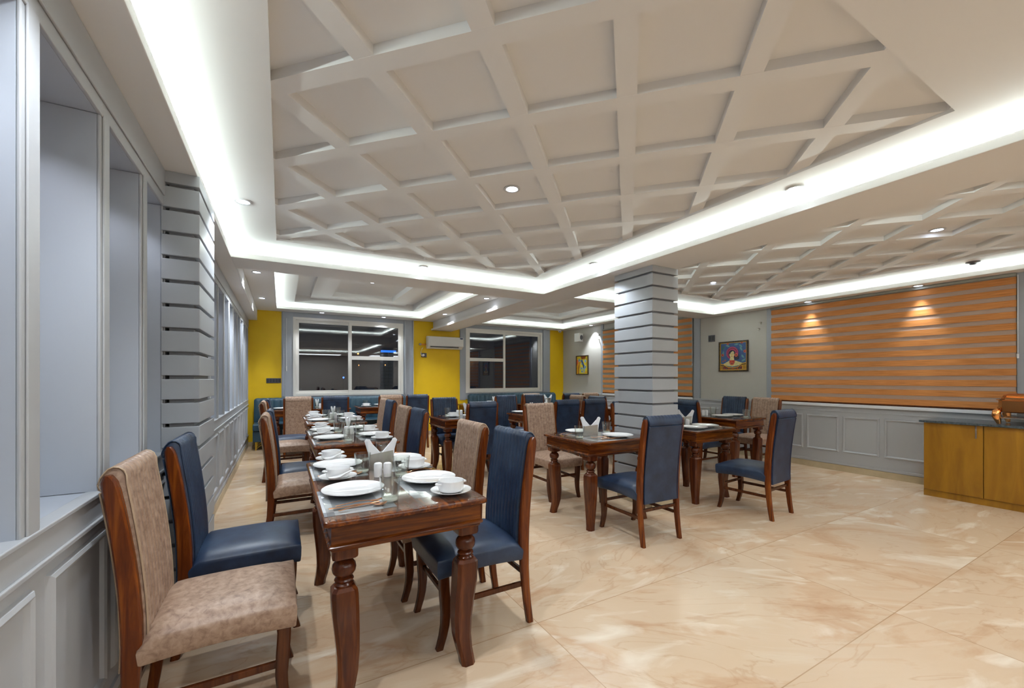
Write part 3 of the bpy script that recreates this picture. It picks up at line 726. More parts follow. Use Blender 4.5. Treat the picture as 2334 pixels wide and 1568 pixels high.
tables = {  # key: (kind, x centre, y centre, short name, label)
 'T1': ('long', 0.477, 2.315, 'front table', 'long red-brown dining table nearest the camera, laid for four'),
 'T2': ('long', 0.562, 4.235, 'second left-row table', 'long dining table second from the camera in the left row'),
 'T3': ('long', 0.60, 6.00, 'third left-row table', 'long dining table third from the camera in the left row'),
 'Ta': ('wide', 0.48, 8.38, 'far left banquette table', 'dining table at left end of the banquette under left window'),
 'Tb': ('wide', 1.90, 8.38, 'banquette table by the yellow pier', 'dining table at right end of the left banquette'),
 'Q': ('big', 2.235, 5.45, 'middle square table', 'square dining table in the middle of the room between blue chairs'),
 'M': ('big', 2.63, 3.03, 'square table before the pillar', 'square dining table in front of the banded pillar'),
 'N': ('sq', 4.015, 3.06, 'square table right of the pillar', 'square dining table directly right of the banded pillar'),
 'O': ('long', 5.51, 3.88, 'table beside the right wall', 'dining table near the right wall panelling behind the square table'),
 'S': ('wide', 3.75, 5.41, 'long table left of the pillar', 'dining table behind the pair of blue chair backs'),
 'U': ('long', 5.45, 5.58, 'table seen beside the pillar edge', 'dining table glimpsed at the left edge of the pillar'),
 'V': ('wide', 5.30, 7.60, 'far corner table', 'dining table in the far corner near the small painting'),
 'Tc': ('wide', 3.90, 7.88, 'right banquette table', 'dining table before the right banquette under the right window')}
for k, (kd, x, y, nm, lb) in tables.items(): TB[kd].put((x, y, 0), 0, lb, GT)
TZ = 0.7674

# ------------------------------------------------------------------ tableware
def one(name, cat, fn, m, smooth=45, extra=None):
    def mk():
        b = MB(); fn(b); o = b.build(name, m, smooth=smooth); o['category'] = cat
        if extra: extra(o)
        return o
    return Proto(mk)
PLATE = one('dinner_plate', 'plate', lambda b: b.lathe([(0.001, 0.006), (0.075, 0.006), (0.085, 0.008), (0.100, 0.013), (0.136, 0.020), (0.139, 0.0215), (0.139, 0.019), (0.102, 0.009), (0.086, 0.003), (0.082, 0.0), (0.076, 0.0), (0.074, 0.003), (0.001, 0.003)], seg=48, caps=False), 'china')
SAUCER = one('saucer', 'saucer', lambda b: b.lathe([(0.001, 0.005), (0.042, 0.005), (0.046, 0.008), (0.060, 0.010), (0.090, 0.018), (0.094, 0.0195), (0.094, 0.0175), (0.062, 0.006), (0.040, 0.0), (0.030, 0.0), (0.029, 0.003), (0.001, 0.003)], seg=40, caps=False), 'china')
def bowl(b): b.lathe([(0.001, 0.007), (0.044, 0.007), (0.053, 0.012), (0.056, 0.020), (0.057, 0.054), (0.060, 0.0555), (0.060, 0.053), (0.0595, 0.018), (0.056, 0.010), (0.048, 0.005), (0.037, 0.0), (0.031, 0.0), (0.030, 0.003), (0.001, 0.003)], seg=40, caps=False)
def lugs(o):
    for s in (-1, 1):
        b = MB(); b.tube([(s*0.056, -0.016, 0.043), (s*0.070, -0.013, 0.043), (s*0.076, 0, 0.042), (s*0.070, 0.013, 0.043), (s*0.056, 0.016, 0.043)], 0.0042, 8); b.build('handle', 'china', o, smooth=60)
BOWL = one('soup_bowl', 'bowl', bowl, 'china', extra=lugs)
def tumbler_foot(o):
    b = MB(); b.lathe([(0.001, 0.002), (0.030, 0.002), (0.0335, 0.005), (0.0335, 0.012), (0.029, 0.0152), (0.001, 0.0155)], seg=28); b.build('glass_foot', 'foot', o, smooth=40)['label'] = 'thick pale green-white glass foot'
TUMB = one('drinking_glass', 'glass', lambda b: b.lathe([(0.001, 0.016), (0.030, 0.016), (0.033, 0.020), (0.0435, 0.106), (0.0455, 0.107), (0.0455, 0.105), (0.036, 0.011), (0.035, 0.002), (0.032, 0.0), (0.001, 0.0)], seg=32, caps=False), 'tumbler', extra=tumbler_foot)
def shaker(b):
    b.lathe([(0.001, 0), (0.0205, 0), (0.0218, 0.003), (0.0218, 0.066), (0.0205, 0.072), (0.012, 0.077), (0.001, 0.078)], seg=28)
    for a in range(3): b.disc((0.005*math.cos(a*2.1), 0.005*math.sin(a*2.1)), 0.0012, 'z', (0.075, 0.0786), 'dark', 8)
def mkshaker():
    b = MB(); b.mi('china'); shaker(b); o = b.build('condiment_shaker', smooth=45); o['category'] = 'shaker'; return o
SHAK = Proto(mkshaker)
def ovalrings(path):   # (x, y, z, halfwidth, halfthick)
    return [[(x, y+hw*math.cos(2*PI*k/10), z+ht*math.sin(2*PI*k/10)) for k in range(10)] for (x, y, z, hw, ht) in path]
def knife(b): b.loft(ovalrings([(-0.10, 0, 0.004, 0.002, 0.001), (-0.095, 0, 0.004, 0.007, 0.002), (-0.02, 0, 0.004, 0.0085, 0.0015), (0.0, 0, 0.005, 0.005, 0.003), (0.04, 0, 0.005, 0.005, 0.003), (0.10, 0, 0.005, 0.006, 0.003), (0.103, 0, 0.005, 0.003, 0.002)]))
def spoon(b):
    b.loft(ovalrings([(-0.098, 0, 0.010, 0.003, 0.001), (-0.092, 0, 0.006, 0.012, 0.0014), (-0.078, 0, 0.003, 0.018, 0.0016), (-0.062, 0, 0.003, 0.018, 0.0016), (-0.046, 0, 0.006, 0.010, 0.0016), (-0.038, 0, 0.009, 0.0035, 0.0018), (0.0, 0, 0.012, 0.003, 0.0018), (0.05, 0, 0.008, 0.004, 0.0016), (0.092, 0, 0.003, 0.007, 0.0014), (0.098, 0, 0.003, 0.003, 0.001)]))
def fork(b):
    b.loft(ovalrings([(-0.045, 0, 0.004, 0.011, 0.0012), (-0.036, 0, 0.006, 0.004, 0.0018), (0.0, 0, 0.010, 0.003, 0.0018), (0.05, 0, 0.007, 0.004, 0.0016), (0.096, 0, 0.003, 0.007, 0.0014), (0.10, 0, 0.003, 0.003, 0.001)]))
    for k in (-1.5, -0.5, 0.5, 1.5): b.tube([(-0.042, k*0.0055, 0.004), (-0.07, k*0.0055, 0.003), (-0.092, k*0.005, 0.008)], 0.0012, 6)
KNIFE = one('table_knife', 'knife', knife, 'rose'); SPOON = one('table_spoon', 'spoon', spoon, 'rose'); FORK = one('table_fork', 'fork', fork, 'rose')
def cspoon(b):
    b.loft([[(x, y+hw*math.cos(PI*k/8), z-ht*math.sin(PI*k/8)) for k in range(9)] + [(x, y+(hw-0.003)*math.cos(PI*k/8), z-(ht-0.003)*math.sin(PI*k/8)) for k in range(8, -1, -1)] for (x, y, z, hw, ht) in
            ((-0.062, 0, 0.020, 0.006, 0.005), (-0.056, 0, 0.020, 0.016, 0.010), (-0.035, 0, 0.019, 0.021, 0.014), (-0.010, 0, 0.021, 0.018, 0.013), (0.012, 0, 0.028, 0.010, 0.008), (0.040, 0, 0.038, 0.008, 0.006), (0.068, 0, 0.046, 0.009, 0.005))])
CSPOON = one('porcelain_spoon', 'spoon', cspoon, 'china')
MAT = one('placemat', 'placemat', lambda b: b.box(-0.205, 0.205, -0.14, 0.14, 0, 0.0018), 'mat', smooth=None)
def holder(b):
    b.box(-0.066, 0.066, -0.026, 0.026, 0, 0.005)
    for yy in (-0.026, 0.0235): b.prism([(-0.066, 0.005), (0.066, 0.005), (0.066, 0.105), (-0.066, 0.085)], 'y', yy, yy+0.0025)
HOLD = one('napkin_holder', 'napkin holder', holder, 'steel', smooth=None)
def fold(s):
    def f(b):
        for k, yy in enumerate((-0.014, -0.007, 0, 0.007, 0.014)):
            j = 0.004*k-0.008
            pts = [(s*0.002, 0.006), (s*0.064, 0.006), (s*0.074, 0.09), (s*(0.086+j), 0.162), (s*(0.074+j), 0.176), (s*0.045, 0.138), (s*0.002, 0.088)]
            b.prism([(x, z) for x, z in pts], 'y', yy-0.0028, yy+0.0028)
    return f
NAPL = one('folded_napkin', 'napkin', fold(-1), 'napkin', smooth=None); NAPR = one('folded_napkin', 'napkin', fold(1), 'napkin', smooth=None)
def rolled(b):
    for (x, y_, dx, dy) in ((-0.008, 0.0, -0.012, 0.004), (0.009, 0.004, 0.014, -0.002)):
        b.tube([(x*0.4, y_, 0.017), (x, y_, 0.06), (x+dx*0.6, y_+dy, 0.115), (x+dx, y_+dy*2, 0.150)], [0.005, 0.008, 0.013, 0.010], 10)
ROLL = one('rolled_napkin', 'napkin', rolled, 'napkin')

def put_holder(x, y, rz, nm):
    HOLD.put((x, y, TZ), rz, 'steel napkin holder on the '+nm, 'napkin holders')
    NAPL.put((x, y, TZ), rz, 'left half of the fanned white napkins on the '+nm, 'fanned napkins')
    NAPR.put((x, y, TZ), rz, 'right half of the fanned white napkins on the '+nm, 'fanned napkins')
def shakers(x, y, nm, dx=0.047, dy=-0.016):
    SHAK.put((x, y, TZ), 0, 'left white salt or pepper pot on the '+nm, 'salt and pepper pots')
    SHAK.put((x+dx, y+dy, TZ), 0, 'right white salt or pepper pot on the '+nm, 'salt and pepper pots')

def four_setting(key, ox, oy, centre='holder', cut=True):
    """long table laid for four; (ox, oy) = offset from the front table's layout"""
    nm = tables[key][3]
    for (side, sgn, px, py, sx, sy, gx, gy, rr, mx, my, cw) in (
        ('near left', 1, 0.295, 2.055, 0.262, 2.36, 0.415, 1.835, 0, 0.285, 1.955, 0),
        ('far left', 1, 0.300, 2.70, 0.285, 2.935, 0.405, 2.475, 0, 0.285, 2.60, 0),
        ('near right', -1, 0.675, 2.10, 0.690, 1.815, 0.575, 2.27, PI, 0.66, 2.03, 0),
        ('far right', -1, 0.680, 2.72, 0.690, 2.42, 0.600, 2.90, PI, 0.66, 2.62, 0)):
        px += ox; sx += ox; gx += ox; mx += ox; py += oy; sy += oy; gy += oy; my += oy
        MAT.put((mx, my, 0.7604), PI/2 if True else 0, 'grey woven placemat at the %s place of the %s' % (side, nm), 'woven placemats')
        PLATE.put((px, py, TZ), 0, 'white dinner plate at the %s place of the %s' % (side, nm), 'dinner plates')
        SAUCER.put((sx, sy, TZ), 0, 'white saucer under a soup bowl, %s of the %s' % (side, nm), 'saucers')
        BOWL.put((sx, sy, TZ+0.0055), 0.1, 'white two-handled soup bowl, %s of the %s' % (side, nm), 'soup bowls')
        TUMB.put((gx, gy, TZ), 0, 'clear tumbler at the %s place of the %s' % (side, nm), 'tumblers')
        if sgn > 0: CSPOON.put((sx+0.005, sy-0.083, TZ+0.012), 0.25, 'white porcelain soup spoon on the %s saucer of the %s' % (side, nm), 'porcelain spoons')
        if cut:
            cy_ = py-0.235*sgn if sgn > 0 else py+0.20
            KNIFE.put((px-0.03*sgn, cy_, TZ), 0.0 if sgn > 0 else PI, 'rose gold knife at the %s place of the %s' % (side, nm), 'rose gold cutlery')
            SPOON.put((px-0.0*sgn, cy_-0.033, TZ), (PI+0.10) if sgn > 0 else 0.0, 'rose gold spoon at the %s place of the %s' % (side, nm), 'rose gold cutlery')
            FORK.put((px+0.0*sgn, cy_+0.405*sgn*0+ (0.44 if sgn > 0 and False else 0.035), TZ), (PI+0.05) if sgn > 0 else 0.1, 'rose gold fork at the %s place of the %s' % (side, nm), 'rose gold cutlery')
    cx_, cy_ = 0.520+ox, 2.50+oy
    if centre == 'holder': put_holder(cx_, cy_+0.03, -0.12, nm)
    else:
        TUMB.put((cx_-0.02, cy_, TZ), 0, 'clear tumbler holding rolled napkins on the '+nm, 'tumblers')
        ROLL.put((cx_-0.02, cy_, TZ), 0.4, 'white rolled napkins standing in a tumbler on the '+nm, 'rolled napkins')
    shakers(0.458+ox, 2.31+oy, nm)
four_setting('T1', 0, 0)
four_setting('T2', 0.085, 1.92, 'rolled')
four_setting('T3', 0.123, 3.685, 'rolled')

def loose(key, items):
    nm = tables[key][3]
    for it in items:
        k, x, y = it[:3]; side = it[3] if len(it) > 3 else ''; rz = it[4] if len(it) > 4 else 0
        sd = (side+' ') if side else ''
        if k == 'plate': PLATE.put((x, y, TZ), 0, '%swhite dinner plate on the %s' % (sd, nm), 'dinner plates')
        elif k == 'bowl':
            SAUCER.put((x, y, TZ), 0, '%swhite saucer on the %s' % (sd, nm), 'saucers'); BOWL.put((x, y, TZ+0.0055), rz, '%swhite soup bowl on the %s' % (sd, nm), 'soup bowls')
        elif k == 'glass': TUMB.put((x, y, TZ), 0, '%sclear tumbler on the %s' % (sd, nm), 'tumblers')
        elif k == 'nap': put_holder(x, y, rz, nm)
        elif k == 'roll':
            TUMB.put((x, y, TZ), 0, 'clear tumbler holding rolled napkins on the '+nm, 'tumblers'); ROLL.put((x, y, TZ), 0.3, 'white rolled napkins standing in a tumbler on the '+nm, 'rolled napkins')
        elif k == 'sp': shakers(x, y, nm)
        elif k == 'pepper': SHAK.put((x, y, TZ), 0, 'single white salt pot on the '+nm, 'salt and pepper pots')
        elif k == 'mat': MAT.put((x, y, 0.7604), rz, '%sgrey woven placemat under the glass of the %s' % (sd, nm), 'woven placemats')
        elif k == 'knife': KNIFE.put((x, y, TZ), rz, '%srose gold knife on the %s' % (sd, nm), 'rose gold cutlery')
        elif k == 'spoon': SPOON.put((x, y, TZ), rz, '%srose gold spoon on the %s' % (sd, nm), 'rose gold cutlery')
        elif k == 'fork': FORK.put((x, y, TZ), rz, '%srose gold fork on the %s' % (sd, nm), 'rose gold cutlery')
loose('M', [('mat', 2.55, 2.84, 'near'), ('mat', 2.60, 3.17, 'far'), ('plate', 2.70, 2.83, 'near'), ('plate', 2.58, 3.24, 'far'), ('glass', 2.335, 2.93, 'left'), ('glass', 2.80, 3.09, 'right'), ('nap', 2.53, 3.01, '', -0.62),
            ('spoon', 2.50, 2.82, 'near', -0.9), ('knife', 2.55, 2.76, 'near', -0.2), ('spoon', 2.37, 3.20, 'far', 0.2), ('fork', 2.40, 3.15, 'far', 0.25)])
loose('N', [('mat', 3.95, 2.90, 'near'), ('mat', 4.05, 3.22, 'far'), ('plate', 3.86, 2.90, 'near'), ('plate', 4.12, 2.95, 'right'), ('pepper', 3.99, 3.08), ('nap', 4.06, 3.16, '', -0.85), ('spoon', 4.22, 2.86, '', 1.3)])
loose('O', [('mat', 5.42, 3.62, 'left', PI/2), ('mat', 5.62, 3.60, 'right', PI/2), ('plate', 5.40, 3.60, 'left'), ('plate', 5.68, 3.62, 'right'), ('sp', 5.35, 3.86), ('nap', 5.40, 4.04, '', -0.4), ('glass', 5.66, 3.92, 'far'), ('glass', 5.60, 3.38, 'near'), ('spoon', 5.62, 3.42, '', 0.2)])
loose('Q', [('mat', 2.22, 5.32, 'near'), ('mat', 2.25, 5.62, 'far'), ('glass', 2.11, 5.69, ''), ('bowl', 2.09, 5.42, 'left'), ('plate', 2.36, 5.36, ''), ('sp', 2.24, 5.62), ('nap', 2.44, 5.66, '', -0.25), ('spoon', 1.98, 5.62, '', 1.0), ('fork', 2.02, 5.60, '', 1.1)])
loose('S', [('mat', 3.40, 5.30, 'left'), ('plate', 3.40, 5.28, 'left'), ('plate', 3.28, 5.59, 'far left'), ('roll', 3.50, 5.61), ('bowl', 3.66, 5.42), ('plate', 4.05, 5.30, 'right'), ('glass', 3.82, 5.52), ('plate', 4.05, 5.58, 'far right')])
loose('U', [('plate', 5.32, 5.55, 'left'), ('plate', 5.62, 5.4, 'right'), ('bowl', 5.30, 5.95), ('glass', 5.50, 5.70)])
loose('V', [('plate', 4.90, 7.45, 'left'), ('plate', 5.55, 7.50, 'right'), ('glass', 4.92, 7.75, 'left'), ('pepper', 5.12, 7.58), ('nap', 5.24, 7.70, '', -0.6), ('mat', 4.92, 7.48, 'left')])
loose('Tc', [('plate', 3.55, 7.75, 'left'), ('bowl', 3.85, 7.85), ('plate', 4.25, 7.78, 'right'), ('roll', 3.98, 7.92), ('mat', 4.22, 7.78, 'right')])
loose('Ta', [('plate', 0.01, 8.28, 'left'), ('bowl', 0.10, 8.55, 'left'), ('sp', 0.62, 8.36), ('roll', 0.58, 8.50), ('plate', 0.34, 8.28, 'middle'), ('glass', 0.78, 8.50), ('plate', 0.94, 8.33, 'right'), ('mat', 0.88, 8.30, 'right')])
loose('Tb', [('plate', 1.80, 8.24, 'middle'), ('bowl', 1.42, 8.26, 'left'), ('glass', 1.44, 8.50, 'left'), ('plate', 1.75, 8.53, 'far'), ('plate', 2.34, 8.29, 'right'), ('mat', 1.60, 8.24, 'left'), ('nap', 2.06, 8.42)])

# ------------------------------------------------------------------ banquettes
def banquette(x0, x1, label):
    L_ = x1-x0; t = thing('banquette', label, 'bench', (x0, 0, 0), group='teal banquettes under the windows')
    y0, y1 = 8.74, YB-0.05
    b = MB(); b.box(0, L_, y0+0.01, y1, 0.15, 0.34); o = b.build('base', 'teal', t, bevel=0.01, seg=3)
    b = MB(); b.box(-0.0, L_, y0-0.01, y1-0.10, 0.345, 0.47); b.build('seat', 'teal', t, bevel=0.022, seg=3)
    b = MB(); rings = []
    n = int(L_/0.105)*6
    for i in range(n+1):
        x = L_*i/n; ph = (i % 6)/6; rb = 0.012*abs(math.sin(PI*ph))**0.5; e = min(1, min(i, n-i)/3)
        yf = y1-0.13-rb; zt = 0.925-0.03*(1-e)**2
        rings.append([(x, y1-0.01, 0.47), (x, y1-0.01, zt-0.02), (x, y1-0.035, zt), (x, y1-0.09, zt+rb*0.4), (x, yf+0.015, zt-0.015), (x, yf, zt-0.05), (x, yf-0.01, 0.60), (x, yf, 0.472)])
    b.loft(rings); b.build('backrest', 'teal', t, smooth=40)
    for px in (0.05, L_-0.05, L_/2):
        sg = 1 if px < L_/2 else -1
        b = MB(); b.box(px-0.010, px+0.010, y0+0.03, y0+0.05, 0, 0.15)
        for dx, zt in ((0.05, 0.15), (0.10, 0.15), (0.15, 0.15)):
            b.tube([(px, y0+0.04, 0.15-dx*0.75-0.02), (px+sg*dx, y0+0.04, zt)], 0.004, 6)
        b.box(px-0.010, px+0.010, y1-0.10, y1-0.08, 0, 0.15)
        b.build('leg', 'brass', t)['label'] = 'yellow metal leg with slanting rods'
banquette(-0.455, 2.42, 'teal channelled banquette along yellow wall under the left window')
banquette(3.96, 6.50, 'teal channelled banquette under the right window near the beige wall')

# ------------------------------------------------------------------ sideboard at right
t = thing('sideboard', 'honey veneer sideboard with black stone top at the right edge', 'cabinet', (6.27, 1.77, 0))
CL = 2.30
b = MB(); b.box(0.02, 0.585, -CL, 0, 0.0, 0.815, 'cab'); b.build('carcass', 'cab', t)
b = MB(); b.box(0.012, 0.03, -CL, 0, 0, 0.068); b.build('plinth', 'cab', t)
for k in range(5):
    y1 = -0.004-k*0.452; y0 = y1-0.445
    b = MB(); b.box(0.0, 0.019, y0, y1, 0.072, 0.812); dr = b.build('door', 'cab', t, bevel=0.0015)
    hy = (y0+0.045) if k % 2 == 0 else (y0+0.05)
    zc = 0.745 if k % 2 == 0 else 0.20
    b = MB(); b.box(-0.022, -0.015, hy-0.006, hy+0.006, zc-0.065, zc+0.065); b.box(-0.02, 0.0, hy-0.004, hy+0.004, zc+0.05, zc+0.06); b.box(-0.02, 0.0, hy-0.004, hy+0.004, zc-0.06, zc-0.05)
    b.build('handle', 'steel', dr, bevel=0.001)
b = MB(); b.box(-0.03, 0.588, -CL-0.02, 0.03, 0.815, 0.838); b.build('stone_top', 'granite', t, bevel=0.002)
# copper chafing dish on the sideboard
t = thing('chafing_dish', 'copper chafing dish standing on the sideboard at right edge', 'food warmer', (6.50, 0.96, 0.843))
b = MB(); rings = []
for d, z in ((0.02, 0.115), (0.0, 0.125), (0.0, 0.235), (-0.012, 0.240), (-0.012, 0.248), (0.0, 0.250)):
    hx, hy = 0.17-d, 0.275-d; rings.append([(sx*(hx-a), sy*(hy-c), z) for sx, sy, o1 in ((1, 1, 0), (-1, 1, 1), (-1, -1, 0), (1, -1, 1)) for a, c in (((0, 0.03), (0.03, 0)) if not o1 else ((0.03, 0), (0, 0.03)))])
b.loft(rings); b.build('pan', 'copper', t, smooth=30)
b = MB(); rings = []
for d, z in ((0.015, 0.250), (0.015, 0.262), (0.025, 0.272), (0.022, 0.280), (0.03, 0.292), (0.06, 0.305), (0.10, 0.31)):
    hx, hy = 0.17-d, 0.275-d; rings.append([(sx*(hx-a), sy*(hy-c), z) for sx, sy, o1 in ((1, 1, 0), (-1, 1, 1), (-1, -1, 0), (1, -1, 1)) for a, c in (((0, 0.03), (0.03, 0)) if not o1 else ((0.03, 0), (0, 0.03)))])
b.loft(rings); b.build('lid', 'copper', t, smooth=30)
for sx in (-1, 1):
    for sy in (-1, 1):
        b = MB(); px, py = sx*0.165, sy*0.265
        b.tube([(px, py, 0), (px*1.02, py*1.02, 0.03), (px*1.10, py*1.06, 0.08), (px*1.08, py*1.05, 0.13), (px*1.0, py*1.0, 0.165)], [0.014, 0.022, 0.034, 0.030, 0.012], 14); b.build('leg', 'copper', t, smooth=60)
b = MB(); b.box(-0.16, 0.16, -0.26, 0.26, 0.055, 0.065); b.build('shelf', 'steel', t)
b = MB(); b.lathe([(0.03, 0), (0.035, 0.01), (0.018, 0.03), (0.018, 0.045), (0.032, 0.055)], (0, 0.10, 0), 18); b.lathe([(0.03, 0), (0.035, 0.01), (0.018, 0.03), (0.018, 0.045), (0.032, 0.055)], (0, -0.10, 0), 18); b.build('burner', 'steel', t, smooth=40)

# ------------------------------------------------------------------ wall things
# air conditioner
t = thing('air_conditioner', 'white split air conditioner on yellow wall between the windows', 'air conditioner', (3.36, YB-0.02, 2.0))
hw = 0.43
prof = [(0.0, 0.0), (-0.10, -0.005), (-0.155, 0.035), (-0.185, 0.05), (-0.195, 0.10), (-0.195, 0.24), (-0.175, 0.275), (-0.12, 0.285), (0.0, 0.285)]
b = MB(); b.prism(prof, 'x', -hw, hw); b.build('body', 'acw', t, smooth=30, bevel=0.006)
b = MB(); b.box(-hw+0.03, hw-0.003, -0.204, -0.193, 0.055, 0.272); b.build('front_panel', 'acw', t, bevel=0.005)
b = MB(); b.box(-hw+0.05, hw-0.12, -0.190, -0.155, 0.030, 0.044); b.build('air_slot', 'dark', t)['label'] = 'dark air outlet slot'
b = MB(); b.box(-hw+0.05, hw-0.12, -0.182, -0.125, 0.010, 0.022); b.build('louvre', 'acw', t, bevel=0.002)
b = MB(); b.disc((hw-0.055, 0.247), 0.042, 'y', (-0.2065, -0.203), None, 24, 0.42); b.build('badge', mat('badge_navy', (0.02, 0.03, 0.10), 0.3), t)['label'] = 'dark blue oval badge'
t = thing('wall_pipe', 'short copper pipe and valve sticking out beside air conditioner', 'pipe', (2.90, YB-0.07, 2.09))
b = MB(); b.tube([(0.02, 0.0, 0), (-0.09, 0, 0)], 0.018, 12); b.build('pipe', 'copper', t, smooth=50)
b = MB(); b.tube([(-0.088, 0, 0), (-0.10, 0, 0), (-0.14, 0.0, 0.0), (-0.15, 0, 0)], [0.014, 0.03, 0.03, 0.016], 12); b.tube([(-0.12, 0, 0), (-0.12, 0.07, 0)], 0.02, 10); b.build('valve', 'steel', t, smooth=50)
t = thing('power_outlet', 'dark wall socket with white plug below the air conditioner', 'socket', (2.885, YB, 1.85))
b = MB(); b.box(-0.065, 0.065, -0.014, 0, -0.05, 0.045); b.build('plate', 'mid', t, bevel=0.004)
b = MB(); b.tube([(-0.02, -0.014, -0.005), (-0.02, -0.05, -0.005)], 0.026, 14); b.build('plug', 'acw', t, smooth=50)
b = MB(); b.tube([(-0.02, -0.045, -0.03), (-0.05, -0.05, -0.03), (-0.075, -0.045, 0.0), (-0.08, -0.04, 0.06), (-0.055, -0.04, 0.14), (-0.035, -0.04, 0.165)], 0.007, 8); b.build('cable', 'acw', t, smooth=60)
def plate(name, label, cat, x, z, w_, h_, wall='back', y=0, n=3):
    t = thing(name, label, cat, (x, YB, z) if wall == 'back' else (XR, y, z))
    if wall != 'back': t.rotation_euler = (0, 0, PI/2*-1)
    b = MB(); b.box(-w_/2, w_/2, -0.014, 0, -h_/2, h_/2); b.build('plate', 'mid', t, bevel=0.003)
    for k in range(n):
        c = -w_/2+w_*(k+0.5)/n; b = MB(); b.box(c-w_/n*0.4, c+w_/n*0.4, -0.018, -0.013, -h_*0.35, h_*0.35); b.build('switch', 'dark', t, bevel=0.001)
plate('switch_plate', 'long dark switch plate on the yellow wall by the banquette', 'switch', -0.135, 1.262, 0.25, 0.095, n=5)
plate('switch_plate', 'square dark switch plate on beige wall above the portrait painting', 'switch', 0, 2.035, 0.125, 0.12, 'right', 4.79, 2)
# speaker
t = thing('wall_speaker', 'white box speaker high on beige wall near the back corner', 'speaker', (XR-0.12, 8.55, 2.36), d2(18))
b = MB(); b.prism([(-0.09, -0.11), (0.09, -0.11), (0.06, 0.07), (-0.06, 0.07)], 'z', -0.10, 0.12); b.build('cabinet', 'acw', t, bevel=0.008)
b = MB(); b.tube([(0, -0.108, 0.01), (0, -0.116, 0.01)], 0.062, 24); b.build('grille', 'mid', t, smooth=40)['label'] = 'round grey speaker grille'
b = MB(); b.box(0.0, 0.13, 0.02, 0.05, -0.02, 0.02); b.build('bracket', 'acw', t)
t = thing('dome_camera', 'small white dome camera at the top of the back corner', 'camera', (6.62, YB-0.20, B))
b = MB(); b.lathe([(0.055, 0.0), (0.055, -0.025), (0.045, -0.035)], seg=24); b.build('base', 'acw', t, smooth=40)
b = MB(); b.lathe([(0.042, -0.034), (0.040, -0.055), (0.026, -0.072), (0.001, -0.080)], seg=20); b.build('dome', 'acw', t, smooth=60)
b = MB(); b.tube([(-0.02, -0.028, -0.055), (-0.025, -0.042, -0.058)], 0.015, 12); b.build('lens', 'dark', t, smooth=60)
t = thing('smoke_detector', 'dark round ceiling sensor inside bright cove at right edge', 'sensor', (5.98, 1.27, Z1))
# stands on the border of the right tray
t.location = (6.40, 1.42, Z1)
b = MB(); b.lathe([(0.055, 0.0), (0.055, -0.010), (0.045, -0.016)], seg=24); b.build('base', 'mid', t, smooth=40)
b = MB(); b.lathe([(0.028, -0.015), (0.026, -0.03), (0.001, -0.034)], seg=20); b.build('dome', 'dark', t, smooth=60)
# small hooks beside each blind
def hooks(label, y, z):
    t = thing('curtain_hooks', label, 'hook', (XR, y, z), group='hook pairs beside the blinds')
    for dz, dy in ((0.0, 0.0), (0.10, -0.03)):
        b = MB(); b.tube([(0.0, dy, dz), (-0.05, dy, dz), (-0.058, dy-0.012, dz-0.005), (-0.05, dy-0.03, dz-0.035)], [0.016, 0.009, 0.008, 0.006], 8); b.build('hook', 'steel', t, smooth=60)
hooks('pair of small metal hooks at left of the large orange blind', 3.93, 2.12)
hooks('pair of small metal hooks in bright spot near the speaker', 7.86, 2.28)

# paintings on the right wall: local x runs left to right as seen from the room
def painting(name, label, y, z, w_, h_, draw, frame_w=0.022):
    t = thing(name, label, 'painting', (XR, y, z), -PI/2)
    fr = MB(); hw_, hh = w_/2, h_/2
    fr.box(-hw_, hw_, -0.03, 0, -hh, -hh+frame_w); fr.box(-hw_, hw_, -0.03, 0, hh-frame_w, hh); fr.box(-hw_, -hw_+frame_w, -0.03, 0, -hh+frame_w, hh-frame_w); fr.box(hw_-frame_w, hw_, -0.03, 0, -hh+frame_w, hh-frame_w)
    fr.build('frame', 'frame', t, bevel=0.003)
    c = MB(); c.mi('art_base'); iw, ih = w_-2*frame_w, h_-2*frame_w
    c.box(-iw/2, iw/2, -0.014, -0.002, -ih/2, ih/2)
    st = [0.0141]
    def shape(poly, m):
        c.prism([(-iw/2+u*iw, -ih/2+v*ih) for u, v in poly], 'y', -0.013, -st[0], m); st[0] += 0.00012
    draw(shape); c.build('picture', None, t)
def circ(u, v, r, n=20, ry=None, a0=0, a1=360): return [(u+r*math.cos(math.radians(a0+(a1-a0)*k/n)), v+(ry or r)*math.sin(math.radians(a0+(a1-a0)*k/n))) for k in range(n+(0 if a1-a0 == 360 else 1))]
M['frame'] = noise_mat('dark_ornate_frame', [(0.45, (0.02, 0.012, 0.006)), (0.75, (0.16, 0.09, 0.03))], 60, rough=0.4)
A = {'art_base': (0.045, 0.10, 0.26), 'art_cream': (0.68, 0.60, 0.28), 'art_gold': (0.72, 0.38, 0.02), 'art_pink': (0.45, 0.04, 0.14), 'art_red': (0.50, 0.05, 0.03), 'art_orange': (0.72, 0.14, 0.05), 'art_green': (0.03, 0.14, 0.09), 'art_teal': (0.12, 0.30, 0.32), 'art_ink': (0.008, 0.012, 0.03), 'art_maroon': (0.16, 0.02, 0.03), 'art_amber': (0.66, 0.40, 0.02), 'art_sky': (0.30, 0.42, 0.52), 'art_lemon': (0.74, 0.60, 0.03), 'art_rust': (0.35, 0.09, 0.02)}
for k, c in A.items(): M[k] = noise_mat(k, [(0.3, tuple(x*0.8 for x in c)), (0.7, tuple(min(1, x*1.15) for x in c))], 40, rough=0.35)
